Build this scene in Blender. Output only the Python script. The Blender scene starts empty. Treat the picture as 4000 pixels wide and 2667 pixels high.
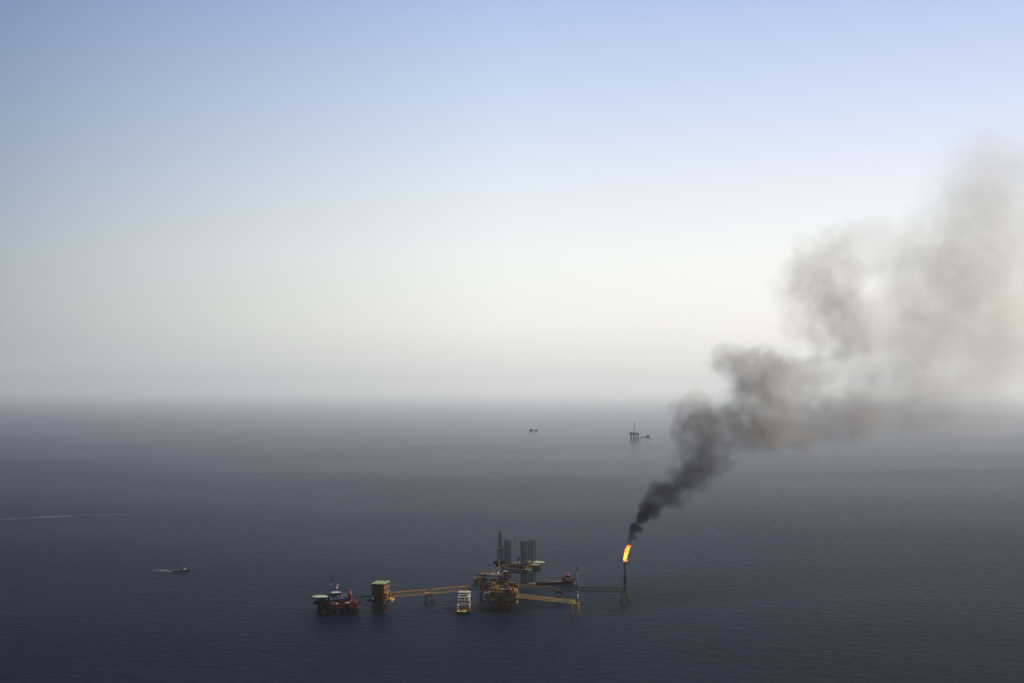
import bpy, bmesh, math, random
from mathutils import Vector, Matrix, noise as mnoise
R = math.radians
random.seed(7)
scene = bpy.context.scene
COL = scene.collection

# ------------------------------------------------------------------ camera
FPX = 5556.0            # focal length in photograph pixels (4000 wide)
HZ = 1480.0             # row of the horizon in the photograph
CAM_H = 380.0           # helicopter height in metres
PITCH = math.atan((HZ - 1333.5) / FPX)
cam_data = bpy.data.cameras.new("camera")
cam_data.sensor_width = 36.0
cam_data.lens = 36.0 * FPX / 4000.0
cam_data.clip_start = 1.0
cam_data.clip_end = 400000.0
cam = bpy.data.objects.new("camera", cam_data)
COL.objects.link(cam)
cam.location = (0, 0, CAM_H)
cam.rotation_euler = (math.pi / 2 + PITCH, 0, 0)
scene.camera = cam


def ray(px, py):
    a, b = (px - 2000.0) / FPX, (1333.5 - py) / FPX
    c, s = math.cos(PITCH), math.sin(PITCH)
    return Vector((a, c - b * s, s + b * c))


def sea(px, py, z=0.0):
    """point at height z under a photograph pixel"""
    d = ray(px, py)
    t = (z - CAM_H) / d.z
    return Vector((d.x * t, d.y * t, z))


def at(px, py, Y):
    """point under a photograph pixel at forward distance Y"""
    d = ray(px, py)
    t = Y / d.y
    return Vector((d.x * t, Y, CAM_H + d.z * t))


# ------------------------------------------------------------------ world, sun, exposure
SUN_AZ, SUN_EL = R(72), R(44)      # azimuth measured right of the view direction (+Y)
world = bpy.data.worlds.new("World")
scene.world = world
world.use_nodes = True
nt = world.node_tree
nt.nodes.clear()
N = nt.nodes.new
L = nt.links.new
w_out = N("ShaderNodeOutputWorld")
sky = N("ShaderNodeTexSky")
sky.sky_type = 'NISHITA'
sky.sun_disc = False
sky.sun_elevation = SUN_EL
sky.sun_rotation = SUN_AZ
sky.air_density = 1.0
sky.dust_density = 2.0
sky.altitude = 300
bg_sky = N("ShaderNodeBackground")
bg_sky.inputs[1].default_value = 0.05
L(sky.outputs[0], bg_sky.inputs[0])
tc = N("ShaderNodeTexCoord")
sep = N("ShaderNodeSeparateXYZ")
L(tc.outputs['Generated'], sep.inputs[0])
ramp = N("ShaderNodeValToRGB")
L(sep.outputs['Z'], ramp.inputs[0])
# low sky: bright cream glow of the far air, seen over and through the haze layer near the sea
HAZE_D, HAZE_FAR, HAZE_TOP = 1.35e-5, 60500.0, 1020.0
AIR = (.30, .31, .335)
GLOW = [(0.0, (.60, .60, .595)), (.006, (.635, .635, .62)), (.0106, (.665, .665, .645)), (.0125, (.68, .68, .66)), (.016, (.705, .705, .675)),
        (.020, (.735, .735, .70)), (.027, (.78, .78, .73)), (.036, (.83, .83, .765)), (.050, (.865, .87, .795))]
VEIL = []
for z_, c_ in GLOW:
    T_ = math.exp(-HAZE_D * min(HAZE_FAR, (HAZE_TOP - CAM_H) / max(z_, 1e-6)))
    VEIL.append((z_, tuple((c_[i] - AIR[i] * (1 - T_)) / T_ / .88 for i in range(3))))
VEIL += [(.085, (1.06, 1.10, 1.06)), (.13, (.91, .99, 1.05)), (.19, (.70, .82, 1.02)), (.27, (.47, .60, .93)),
         (.36, (.09, .19, .52)), (.55, (.02, .06, .22)), (1.0, (.015, .04, .13))]
el = ramp.color_ramp.elements
while len(el) > 1:
    el.remove(el[-1])
el[0].position = VEIL[0][0]
el[0].color = VEIL[0][1] + (1,)
for p, c in VEIL[1:]:
    e = el.new(p)
    e.color = c + (1,)
# the sky is brighter towards the sun's side
dotn = N("ShaderNodeVectorMath")
dotn.operation = 'DOT_PRODUCT'
flat = N("ShaderNodeVectorMath")
flat.operation = 'MULTIPLY'
flat.inputs[1].default_value = (1, 1, 0)
nrm = N("ShaderNodeVectorMath")
nrm.operation = 'NORMALIZE'
L(tc.outputs['Generated'], flat.inputs[0])
L(flat.outputs[0], nrm.inputs[0])
L(nrm.outputs[0], dotn.inputs[0])
dotn.inputs[1].default_value = (math.sin(R(30)), math.cos(R(30)), 0)
mr = N("ShaderNodeValToRGB")
add = N("ShaderNodeMath")
add.operation = 'MULTIPLY_ADD'
add.inputs[1].default_value = 0.5
add.inputs[2].default_value = 0.5
L(dotn.outputs['Value'], add.inputs[0])
L(add.outputs[0], mr.inputs[0])
e2 = mr.color_ramp.elements
e2[0].position = 0.0
e2[0].color = (.22, .22, .22, 1)
e2[1].position = 1.0
e2[1].color = (1.09, 1.05, 1.05, 1)
for p, v in ((.70, (.20, .24, .29)), (.82, (.43, .48, .55)), (.933, (1.0, 1.0, 1.0))):
    x = e2.new(p)
    x.color = v + (1,)
mul = N("ShaderNodeMix")
mul.data_type = 'RGBA'
mul.blend_type = 'MULTIPLY'
mul.clamp_result = False
mul.inputs[0].default_value = 1.0
L(ramp.outputs[0], mul.inputs[6])
L(mr.outputs[0], mul.inputs[7])
bg_veil = N("ShaderNodeBackground")
bg_veil.inputs[1].default_value = 1.0
L(mul.outputs[2], bg_veil.inputs[0])
mixw = N("ShaderNodeMixShader")
mixw.inputs[0].default_value = 0.85      # thin haze veil over the clear sky
L(bg_sky.outputs[0], mixw.inputs[1])
L(bg_veil.outputs[0], mixw.inputs[2])
L(mixw.outputs[0], w_out.inputs[0])

sun_data = bpy.data.lights.new("sun", 'SUN')
sun_data.energy = 5.0
sun_data.angle = R(0.5)
sun_data.color = (1.0, .92, .78)
sun = bpy.data.objects.new("sun", sun_data)
COL.objects.link(sun)
sdir = Vector((math.sin(SUN_AZ) * math.cos(SUN_EL), math.cos(SUN_AZ) * math.cos(SUN_EL), math.sin(SUN_EL)))
sun.rotation_euler = sdir.to_track_quat('Z', 'Y').to_euler()
sun.location = (300, 2400, 1500)

vs = scene.view_settings
vs.view_transform = 'Standard'
vs.look = 'None'
vs.exposure = 0.0
vs.gamma = 1.0
cy = scene.cycles
cy.max_bounces = 8
cy.volume_bounces = 5
cy.transparent_max_bounces = 24
cy.volume_step_rate = 1.0
cy.volume_max_steps = 400
cy.use_denoising = True


# ------------------------------------------------------------------ materials
def nodes(name):
    m = bpy.data.materials.new(name)
    m.use_nodes = True
    return m, m.node_tree, m.node_tree.nodes['Principled BSDF']


def paint(name, c, rough=.5, metal=0.0, var=.35, rust=0.0, scale=.35, rustc=(.13, .048, .010), spec=.5):
    """painted steel: patchy tone, optional rust blotches and streaks"""
    m, t, b = nodes(name)
    co = t.nodes.new('ShaderNodeTexCoord')
    n1 = t.nodes.new('ShaderNodeTexNoise')
    n1.inputs['Scale'].default_value = scale
    n1.inputs['Detail'].default_value = 5
    t.links.new(co.outputs['Object'], n1.inputs['Vector'])
    r = t.nodes.new('ShaderNodeValToRGB')
    r.color_ramp.elements[0].position = .3
    r.color_ramp.elements[1].position = .7
    r.color_ramp.elements[0].color = tuple(x * (1 - var) for x in c) + (1,)
    r.color_ramp.elements[1].color = tuple(min(1, x * (1 + var * .6)) for x in c) + (1,)
    t.links.new(n1.outputs[0], r.inputs[0])
    last = r.outputs[0]
    if rust > 0:
        mp = t.nodes.new('ShaderNodeMapping')
        mp.inputs['Scale'].default_value = (1, 1, .3)
        t.links.new(co.outputs['Object'], mp.inputs[0])
        n2 = t.nodes.new('ShaderNodeTexNoise')
        n2.inputs['Scale'].default_value = scale * 2.3
        n2.inputs['Detail'].default_value = 6
        t.links.new(mp.outputs[0], n2.inputs['Vector'])
        r2 = t.nodes.new('ShaderNodeValToRGB')
        r2.color_ramp.elements[0].position = .62 - .35 * rust
        r2.color_ramp.elements[1].position = .72 - .25 * rust
        t.links.new(n2.outputs[0], r2.inputs[0])
        mx = t.nodes.new('ShaderNodeMix')
        mx.data_type = 'RGBA'
        t.links.new(r2.outputs[0], mx.inputs[0])
        t.links.new(last, mx.inputs[6])
        mx.inputs[7].default_value = rustc + (1,)
        last = mx.outputs[2]
    t.links.new(last, b.inputs['Base Color'])
    b.inputs['Roughness'].default_value = rough
    b.inputs['Metallic'].default_value = metal
    b.inputs['Specular IOR Level'].default_value = spec
    return m

# ------------------------------------------------------------------ object helpers
def tag(o, label=None, cat=None, group=None, kind=None):
    if label: o['label'] = label
    if cat: o['category'] = cat
    if group: o['group'] = group
    if kind: o['kind'] = kind
    return o


def thing(name, label, cat, loc=(0, 0, 0), rz=0.0, group=None):
    o = bpy.data.objects.new(name, None)
    COL.objects.link(o)
    o.location = loc
    o.rotation_euler = (0, 0, rz)
    o.empty_display_size = 5
    return tag(o, label, cat, group)


class MB:
    """collects shapes, then links them as one mesh object"""
    def __init__(s):
        s.v, s.f = [], []

    def add(s, vs, fs):
        k = len(s.v)
        s.v += [tuple(p) for p in vs]
        s.f += [tuple(i + k for i in f) for f in fs]
        return s

    def box(s, cx, cy, cz, sx, sy, sz, rz=0.0):
        c, n = math.cos(rz), math.sin(rz)
        P = []
        for z in (-.5, .5):
            for (a, b) in ((-.5, -.5), (.5, -.5), (.5, .5), (-.5, .5)):
                x, y = a * sx, b * sy
                P.append((cx + x * c - y * n, cy + x * n + y * c, cz + z * sz))
        return s.add(P, [(3, 2, 1, 0), (4, 5, 6, 7), (0, 1, 5, 4), (1, 2, 6, 5), (2, 3, 7, 6), (3, 0, 4, 7)])

    def b2(s, x0, y0, z0, x1, y1, z1):
        return s.box((x0 + x1) / 2, (y0 + y1) / 2, (z0 + z1) / 2, abs(x1 - x0), abs(y1 - y0), abs(z1 - z0))

    def bar(s, a, b, w, w2=None, n=4):
        """bar or tapered tube from a to b, radius w (to w2), n sides"""
        a, b = Vector(a), Vector(b)
        d = b - a
        if d.length < 1e-6:
            return s
        w2 = w if w2 is None else w2
        q = d.to_track_quat('Z', 'Y')
        P = []
        for (p, r) in ((a, w), (b, w2)):
            for i in range(n):
                an = 2 * math.pi * (i + .5) / n
                P.append(p + q @ Vector((r * math.cos(an), r * math.sin(an), 0)))
        F = [(i, (i + 1) % n, n + (i + 1) % n, n + i) for i in range(n)]
        F += [tuple(range(n - 1, -1, -1)), tuple(range(n, 2 * n))]
        return s.add(P, F)

    def path(s, pts, r, n=6):
        for a, b in zip(pts, pts[1:]):
            s.bar(a, b, r, n=n)
        for p in pts[1:-1]:
            s.ball(p, r * 1.12, 6, 4)
        return s

    def ball(s, c, r, nu=12, nv=8, sz=1.0, z0=-1.0):
        c = Vector(c)
        P, F = [], []
        for j in range(nv + 1):
            th = -math.pi / 2 + math.pi * j / nv
            zz = max(math.sin(th), z0)
            rr = math.cos(math.asin(max(-1, min(1, zz)))) if zz > -1 else 0
            if math.sin(th) < z0: rr = math.cos(math.asin(z0))
            for i in range(nu):
                a = 2 * math.pi * i / nu
                P.append(c + Vector((r * rr * math.cos(a), r * rr * math.sin(a), r * zz * sz)))
        for j in range(nv):
            for i in range(nu):
                F.append((j * nu + i, j * nu + (i + 1) % nu, (j + 1) * nu + (i + 1) % nu, (j + 1) * nu + i))
        return s.add(P, F)

    def prism(s, pts, z0, z1, pts2=None):
        """outline pts at z0 up to pts2 (or pts) at z1"""
        n = len(pts)
        pts2 = pts2 or pts
        P = [(x, y, z0) for x, y in pts] + [(x, y, z1) for x, y in pts2]
        F = [(i, (i + 1) % n, n + (i + 1) % n, n + i) for i in range(n)]
        F += [tuple(range(n - 1, -1, -1)), tuple(range(n, 2 * n))]
        return s.add(P, F)

    def ring(s, cx, cy, z0, z1, r, n=8, rot=0.0):
        return s.prism([(cx + r * math.cos(2 * math.pi * i / n + rot), cy + r * math.sin(2 * math.pi * i / n + rot))
                        for i in range(n)], z0, z1)

    def rail(s, pts, z, h=1.1, r=.07, step=4.0, close=True):
        """handrail along an outline"""
        ps = [Vector((x, y, z)) for x, y in pts]
        if close:
            ps.append(ps[0])
        for a, b in zip(ps, ps[1:]):
            up = Vector((0, 0, h))
            s.bar(a + up, b + up, r)
            s.bar(a + up * .5, b + up * .5, r * .8)
            k = max(1, int((b - a).length / step))
            for i in range(k):
                p = a.lerp(b, i / k)
                s.bar(p, p + up, r)
        return s

    def build(s, name, mat, parent=None, smooth=False, loc=None):
        me = bpy.data.meshes.new(name)
        me.from_pydata(s.v, [], s.f)
        me.materials.append(mat)
        me.update()
        if smooth:
            for p in me.polygons:
                p.use_smooth = True
        o = bpy.data.objects.new(name, me)
        COL.objects.link(o)
        if parent:
            o.parent = parent
        if loc is not None:
            o.location = loc
        return o


def children(o):
    return [c for c in bpy.data.objects if c.parent == o]


def copy_tree(o, parent=None):
    c = o.copy()
    COL.objects.link(c)
    c.parent = parent
    for ch in children(o):
        copy_tree(ch, c)
    return c

# ------------------------------------------------------------------ sea
def water_material():
    m, t, b = nodes("sea_water")
    b.inputs['Base Color'].default_value = (.0, .004, .024, 1)
    b.inputs['Roughness'].default_value = .16
    b.inputs['Specular Tint'].default_value = (.72, .87, 1.0, 1)
    b.inputs['IOR'].default_value = 1.175
    co = t.nodes.new('ShaderNodeTexCoord')
    mp = t.nodes.new('ShaderNodeMapping')
    mp.inputs['Rotation'].default_value = (0, 0, R(-12))
    mp.inputs['Scale'].default_value = (1 / 30, 1 / 24, 1)
    t.links.new(co.outputs['Object'], mp.inputs[0])
    n1 = t.nodes.new('ShaderNodeTexNoise')
    n1.inputs['Scale'].default_value = 1
    n1.inputs['Detail'].default_value = 7
    n1.inputs['Roughness'].default_value = .74
    n1.inputs['Distortion'].default_value = .4
    t.links.new(mp.outputs[0], n1.inputs['Vector'])
    bp = t.nodes.new('ShaderNodeBump')
    bp.inputs['Strength'].default_value = 1
    bp.inputs['Distance'].default_value = WAVE
    t.links.new(n1.outputs[0], bp.inputs['Height'])
    t.links.new(bp.outputs[0], b.inputs['Normal'])
    # the wind freshens the near water; far out it lies calmer, with broad wind lanes over all of it
    mp2 = t.nodes.new('ShaderNodeMapping')
    mp2.inputs['Scale'].default_value = (1 / 1500, 1 / 900, 1)
    t.links.new(co.outputs['Object'], mp2.inputs[0])
    n2 = t.nodes.new('ShaderNodeTexNoise')
    n2.inputs['Scale'].default_value = 1
    n2.inputs['Detail'].default_value = 5
    t.links.new(mp2.outputs[0], n2.inputs['Vector'])
    sp = t.nodes.new('ShaderNodeSeparateXYZ')
    t.links.new(co.outputs['Object'], sp.inputs[0])
    lo = t.nodes.new('ShaderNodeMapRange')
    lo.inputs['From Max'].default_value = 70000
    t.links.new(sp.outputs['Y'], lo.inputs[0])

    def by_distance(stops):
        cr = t.nodes.new('ShaderNodeValToRGB')
        cr.color_ramp.interpolation = 'CARDINAL'
        E = cr.color_ramp.elements
        E[0].position, E[0].color = stops[0][0] / 70, (stops[0][1],) * 3 + (1,)
        E[1].position, E[1].color = stops[-1][0] / 70, (stops[-1][1],) * 3 + (1,)
        for km, v in stops[1:-1]:
            q = E.new(km / 70)
            q.color = (v,) * 3 + (1,)
        t.links.new(lo.outputs[0], cr.inputs[0])
        return cr
    cr = by_distance([(1.5, .60), (2.5, .48), (4, .36), (6, .26), (9.6, .158), (16, .098), (28, .05), (44, .027), (58, .012)])
    t.links.new(by_distance([(3, 1.0), (6, .8), (12, .4), (25, .12), (60, .02)]).outputs[0], bp.inputs['Strength'])
    rr = t.nodes.new('ShaderNodeMapRange')
    rr.inputs['From Min'].default_value = .3
    rr.inputs['From Max'].default_value = .7
    rr.inputs['To Min'].default_value = 1.07
    rr.inputs['To Max'].default_value = .93
    t.links.new(n2.outputs[0], rr.inputs[0])
    mu = t.nodes.new('ShaderNodeMath')
    mu.operation = 'MULTIPLY'
    t.links.new(rr.outputs[0], mu.inputs[0])
    t.links.new(cr.outputs[0], mu.inputs[1])
    t.links.new(mu.outputs[0], b.inputs['Roughness'])
    return m


WAVE = 26.0
FAR = 60000.0
mb = MB()
mb.add([(-FAR, -FAR, 0), (FAR, -FAR, 0), (FAR, FAR, 0), (-FAR, FAR, 0)], [(0, 1, 2, 3)])
tag(mb.build('sea', water_material()), 'dark blue open sea with small wind ripples reaching the hazy horizon', 'sea', kind='structure')

# ------------------------------------------------------------------ paints
M = dict(
    ochre=paint('ochre_paint', (.56, .29, .025), rust=.3, var=.5, scale=.25),
    ochre_dark=paint('weathered_ochre_paint', (.28, .125, .014), rust=.6, var=.6, scale=.25),
    yellow=paint('yellow_paint', (.46, .35, .03), rust=.25, var=.3),
    bright=paint('bright_yellow_paint', (.85, .68, .05), var=.15),
    tan=paint('tan_paint', (.52, .29, .07), rust=.2, var=.4),
    rusty=paint('rusty_steel', (.26, .105, .018), rust=.5, var=.5),
    orange=paint('orange_paint', (.55, .18, .02), rust=.2, var=.4),
    block=paint('stained_grey_brown_cladding', (.13, .11, .085), rust=.45, var=.5, scale=.2),
    grating=paint('steel_grating', (.10, .07, .045), rust=.3, var=.5, rough=.7),
    dark=paint('dark_steel', (.035, .028, .024), var=.5, rust=.2, rough=.6),
    black=paint('black_steel', (.012, .011, .010), var=.4, rough=.6),
    sooty=paint('heat_blackened_steel', (.02, .018, .017), var=.5, rough=.7),
    grey=paint('grey_paint', (.22, .22, .21), rust=.15, var=.3),
    hullgrey=paint('weathered_grey_hull_paint', (.30, .30, .27), rust=.25, var=.3, scale=.12),
    pale=paint('pale_grey_paint', (.42, .41, .38), rust=.1, var=.25),
    white=paint('white_paint', (.72, .72, .69), rust=.08, var=.12),
    pipe=paint('bare_insulation_cladding', (.82, .79, .72), rough=.4, metal=.1, var=.2),
    red=paint('red_hull_paint', (.085, .008, .005), rust=.2, var=.5),
    redb=paint('bright_red_paint', (.30, .014, .008), var=.3),
    maroon=paint('maroon_hull_paint', (.035, .008, .007), rust=.1, var=.4),
    blue=paint('blue_wall_paint', (.015, .035, .12), var=.3),
    blued=paint('dark_blue_paint', (.02, .045, .11), var=.4),
    lblue=paint('light_blue_roof_paint', (.40, .58, .70), var=.15),
    green=paint('green_deck_paint', (.10, .20, .11), var=.3, rough=.8),
    deckgreen=paint('worn_pale_green_deck_paint', (.33, .42, .26), var=.3, rough=.8),
    deckyel=paint('worn_yellow_deck_paint', (.60, .42, .10), var=.4, rough=.8),
    far=paint('haze_faded_paint', (.72, .75, .80), var=.15),  # haze fading over distance is put into this pale colour
    glass=paint('dark_window_glass', (.02, .025, .03), var=.1, rough=.15),
)


def lattice(mb, a, b, w0, w1, bay, chord, brace, n=4, rot=.785, k=False, cap=False):
    """lattice column from a to b, width w0 to w1 across corners/2 as radius"""
    a, b = Vector(a), Vector(b)
    d = b - a
    q = d.to_track_quat('Z', 'Y')
    nb = max(1, int(round(d.length / bay)))

    def ringp(t):
        c = a + d * t
        r = w0 + (w1 - w0) * t
        return [c + q @ Vector((r * math.cos(rot + 2 * math.pi * i / n), r * math.sin(rot + 2 * math.pi * i / n), 0)) for i in range(n)]
    prev = ringp(0)
    for j in range(nb):
        cur = ringp((j + 1) / nb)
        for i in range(n):
            i2 = (i + 1) % n
            mb.bar(prev[i], cur[i], chord)
            mb.bar(cur[i], cur[i2], brace)
            if k:
                mid = (cur[i] + cur[i2]) / 2
                mb.bar(prev[i], mid, brace)
                mb.bar(prev[i2], mid, brace)
            elif j % 2:
                mb.bar(prev[i], cur[i2], brace)
            else:
                mb.bar(prev[i2], cur[i], brace)
        prev = cur
    return mb


def text_rows(mb, x0, x1, y, z, n, h):
    for i in range(n):
        x = x0 + (x1 - x0) * (i + .5) / n
        mb.box(x, y, z, (x1 - x0) / n * .62, .06, h)


# ------------------------------------------------------------------ bridges between the platforms
def bridge(A, B, zb, h, w, mat, label, deckmat, pipes, bay=7.0, group=None, chord=.55, brace=.26, pipe_r=.45, pipe_z=.62, lit=None):
    A, B = Vector((A[0], A[1], 0)), Vector((B[0], B[1], 0))
    Lg = (B - A).length
    rz = math.atan2(B.y - A.y, B.x - A.x)
    root = thing('footbridge', label, 'bridge', (A.x, A.y, zb), rz, group)
    nb = int(round(Lg / bay))
    m = MB()
    for s in (-1, 1):
        y = s * w / 2
        m.bar((0, y, 0), (Lg, y, 0), chord)
        m.bar((0, y, h), (Lg, y, h), chord)
        for i in range(nb + 1):
            x = Lg * i / nb
            if i in (0, nb):
                m.bar((x, y, 0), (x, y, h), chord * .8)
            if i < nb:
                x2 = Lg * (i + 1) / nb
                if i % 2:
                    m.bar((x, y, 0), (x2, y, h), brace)
                else:
                    m.bar((x, y, h), (x2, y, 0), brace)
                m.bar((x2, y, 0), (x2, y, h), brace * .7)
    for i in range(nb + 1):
        x = Lg * i / nb
        m.bar((x, -w / 2, h), (x, w / 2, h), brace)
        m.bar((x, -w / 2, 0), (x, w / 2, 0), brace)
        if i < nb:
            m.bar((x, -w / 2, h), (Lg * (i + 1) / nb, w / 2, h), brace * .7)
    m.build('truss', mat, root)
    MB().b2(0, -w / 2 + .5, .35, Lg, w / 2 - .5, .5).build('walkway', deckmat, root)
    m = MB()
    for y in (-w / 2 + .5, w / 2 - .5):
        m.rail([(0, y), (Lg, y)], .5, close=False, step=5)
    m.build('handrail', mat, root)
    for i in range(pipes):
        y = -w / 2 + .9 + (w - 1.8) * (i / max(1, pipes - 1) if pipes > 1 else .2)
        MB().bar((-1, y, h * pipe_z - i * .3), (Lg + 1, y, h * pipe_z - i * .3), pipe_r * (1 - .25 * i), n=8).build('pipe', M['pipe'], root, True)
    if lit:
        for i in range(nb):
            MB().box(Lg * (i + .5) / nb, -w / 2, h + .7, .5, .4, .7).build('lamp_fitting', M['orange'], root)
    return root


def support_tower(px, py, w, top, mat, label, rz=0.0, fender=True, cap=True, legr=.75, group=None, levels=(.36, .66)):
    p = sea(px, py)
    root = thing('support_tower', label, 'tower', (p.x, p.y, 0), rz, group)
    k = 1.12
    C = [(-1, -1), (1, -1), (1, 1), (-1, 1)]

    def cp(i, z):
        f = (k + (1 - k) * max(0, z) / top) * w / 2
        return (C[i][0] * f, C[i][1] * f, z)
    for i in range(4):
        MB().bar(cp(i, -6), cp(i, top), legr, n=8).build('leg', mat, root, True)
    m = MB()
    zs = [0.5] + [top * v for v in levels] + [top - .5]
    for i in range(4):
        j = (i + 1) % 4
        for z in zs[1:]:
            m.bar(cp(i, z), cp(j, z), legr * .55)
        mid = (Vector(cp(i, zs[1])) + Vector(cp(j, zs[1]))) / 2
        m.bar(cp(i, .3), mid, legr * .45)
        m.bar(cp(j, .3), mid, legr * .45)
        mid = (Vector(cp(i, top - .5)) + Vector(cp(j, top - .5))) / 2
        m.bar(cp(i, zs[-2]), mid, legr * .4)
        m.bar(cp(j, zs[-2]), mid, legr * .4)
    if not fender:
        m.bar((Vector(cp(0, zs[1])) + Vector(cp(1, zs[1]))) / 2, (Vector(cp(0, top - .5)) + Vector(cp(1, top - .5))) / 2, legr * .6)
    m.build('bracing', mat, root)
    if cap:
        MB().b2(-w / 2 - 1, -w / 2 - 1, top, w / 2 + 1, w / 2 + 1, top + .9).build('cap_deck', mat, root)
        m = MB()
        m.rail([(-w / 2 - 1, -w / 2 - 1), (w / 2 + 1, -w / 2 - 1), (w / 2 + 1, w / 2 + 1), (-w / 2 - 1, w / 2 + 1)], top + .9, step=3)
        m.build('handrail', M['yellow'], root)
    if fender:
        for s in (-1, 1):
            m = MB()
            x = s * (w / 2 * k + 3.2)
            m.bar((x, -w / 2, -1.5), (x, -w / 2, 3.8), .55, n=6)
            m.bar((s * w / 2 * k, -w / 2, 4.2), (x, -w / 2, 4.2), .25)
            m.bar((s * w / 2 * k, -w / 2, 1.5), (x, -w / 2, 1.5), .25)
            m.build('boat_fender', M['dark'], root)
    return root


GB = 'truss footbridges linking the platforms'


def gx(px, D):
    return (px - 2000) / 5556 * D


bridge((gx(1537, 2390), 2390), (gx(1667, 2421), 2421), 16.6, 7.2, 4.5, M['tan'],
       'tan footbridge from the square-helideck platform to the small brown support tower', M['ochre_dark'], 1, group=GB, pipe_r=.3, pipe_z=.3)
bridge((gx(1686, 2425), 2425), (gx(1872, 2474), 2474), 16.6, 7.2, 4.5, M['tan'],
       'tan footbridge from the small brown tower to the central platform, behind the white vessel', M['ochre_dark'], 1, group=GB, pipe_r=.3, pipe_z=.3)
bridge((gx(2014, 2486), 2486), (gx(2177, 2456), 2456), 17.2, 6.4, 5, M['yellow'],
       'olive yellow bridge with white pipes from the central platform to the small node platform', M['ochre_dark'], 3, group=GB, pipe_z=.62)
bridge((gx(2192, 2452), 2452), (gx(2434, 2441), 2441), 17.0, 6.6, 5, M['ochre_dark'],
       'long dark truss bridge with white pipe ending at the burning flare stack', M['ochre_dark'], 2, group=GB, bay=6.6, pipe_z=.66, brace=.24)
bridge((gx(2020, 2342), 2342), (gx(2240, 2279), 2279), 22.6, 5.2, 5, M['yellow'],
       'bright yellow truss bridge sloping down to the unlit flare stack, nearest of the bridges', M['ochre'], 2, group=GB, lit=True, pipe_z=.8, bay=4.6)

GT = 'four-legged support towers in the water'
support_tower(1676, 2352, 9, 15.6, M['ochre'], 'brown four-legged support tower where the two tan footbridges meet', R(10), group=GT)
tw = support_tower(2439, 2346, 8.6, 16.2, M['ochre'], 'rust brown four-legged support tower under the burning flare stack', R(2), group=GT)
support_tower(2248, 2405, 9.6, 20.4, M['yellow'], 'bright yellow four-legged support tower under the unlit flare stack', R(6), fender=False, group=GT, legr=.6, levels=(.30, .62))

# node platform between the two right-hand bridges
D = 2454
root = thing('node_platform', 'small brown pipe platform where the two rear bridges on the right meet', 'platform', (gx(2183, D), D, 0))
for i, (a, b) in enumerate(((-1, -1), (1, -1), (1, 1), (-1, 1))):
    MB().bar((a * 5.8, b * 5, -6), (a * 5, b * 4.4, 13), .8, n=8).build('leg', M['rusty'], root, True)
m = MB()
for a, b in (((-5.5, -4.8), (5.5, -4.8)), ((-5.5, 4.8), (5.5, 4.8)), ((-5.5, -4.8), (-5.5, 4.8)), ((5.5, -4.8), (5.5, 4.8))):
    m.bar((*a, 5), (*b, 5), .35)
    m.bar((*a, 1), (*b, 12), .3)
    m.bar((*b, 1), (*a, 12), .3)
m.bar((-5.5, -4.8, 5), (5.5, 4.8, 5), .25)
m.build('bracing', M['rusty'], root)
MB().b2(-8.5, -6, 13, 8.5, 6, 14).build('lower_deck', M['ochre'], root)
MB().b2(-6, -5, 14, 6, 5, 16.4).build('equipment_module', M['rusty'], root)
MB().b2(-7.6, -6, 16.8, 7.6, 6, 17.4).build('upper_deck', M['ochre'], root)
for y, r_ in ((-4.6, .8), (-1, .7)):
    MB().bar((-5.5, y, 19), (5.5, y, 19), r_, n=10).build('pipe_header', M['white'], root, True)
for x in (-6, 5.6):
    MB().path([(x, -5, 17.4), (x, -5, 21), (x + 1.5, -3, 21), (x + 1.5, -3, 17.4)], .4).build('pipe_bend', M['ochre'], root)
m = MB()
m.rail([(-8.5, -6), (8.5, -6), (8.5, 6), (-8.5, 6)], 14, step=3)
m.rail([(-7.6, -6), (7.6, -6), (7.6, 6), (-7.6, 6)], 17.4, step=3)
m.build('handrail', M['yellow'], root)

# ------------------------------------------------------------------ flare stacks
p = sea(2442, 2346)
root = thing('flare_stack', 'tall soot-blackened flare stack burning at its tip, right of the platforms', 'flare stack', (p.x, p.y, 17.1), 0, 'flare stacks')
H = 51.0
MB().bar((0, 0, 0), (0, 0, 12), 1.95, 1.75, n=16).build('stack_base', M['grey'], root, True)
MB().bar((0, 0, 12), (0, 0, H - 8), 1.7, .95, n=16).build('stack_shaft', M['sooty'], root, True)
MB().bar((0, 0, H - 8), (0, 0, H), .75, .75, n=12).ring(0, 0, H - .6, H, 1.3, 12).build('burner_tip', M['sooty'], root)
for x in (-2.6, -3.2):
    MB().path([(x, 0, 0), (x, 0, H - 14), (x * .4, 0, H - 12), (x * .4, 0, H - 2)], .18).build('riser_pipe', M['dark'], root)
for z in (9, 18, 27, 36):
    MB().bar((-3.3, 0, z), (0, 0, z), .15).ring(0, 0, z, z + .35, 2.4 - z * .02, 10).build('platform_ring', M['dark'], root)
MB().path([(-3, -1, 0), (-3, -1, 5), (-5.2, -1, 6.5), (-6.8, -1, 5.2), (-6.8, -1, 0)], .45).build('gas_pipe', M['ochre_dark'], root)

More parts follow.
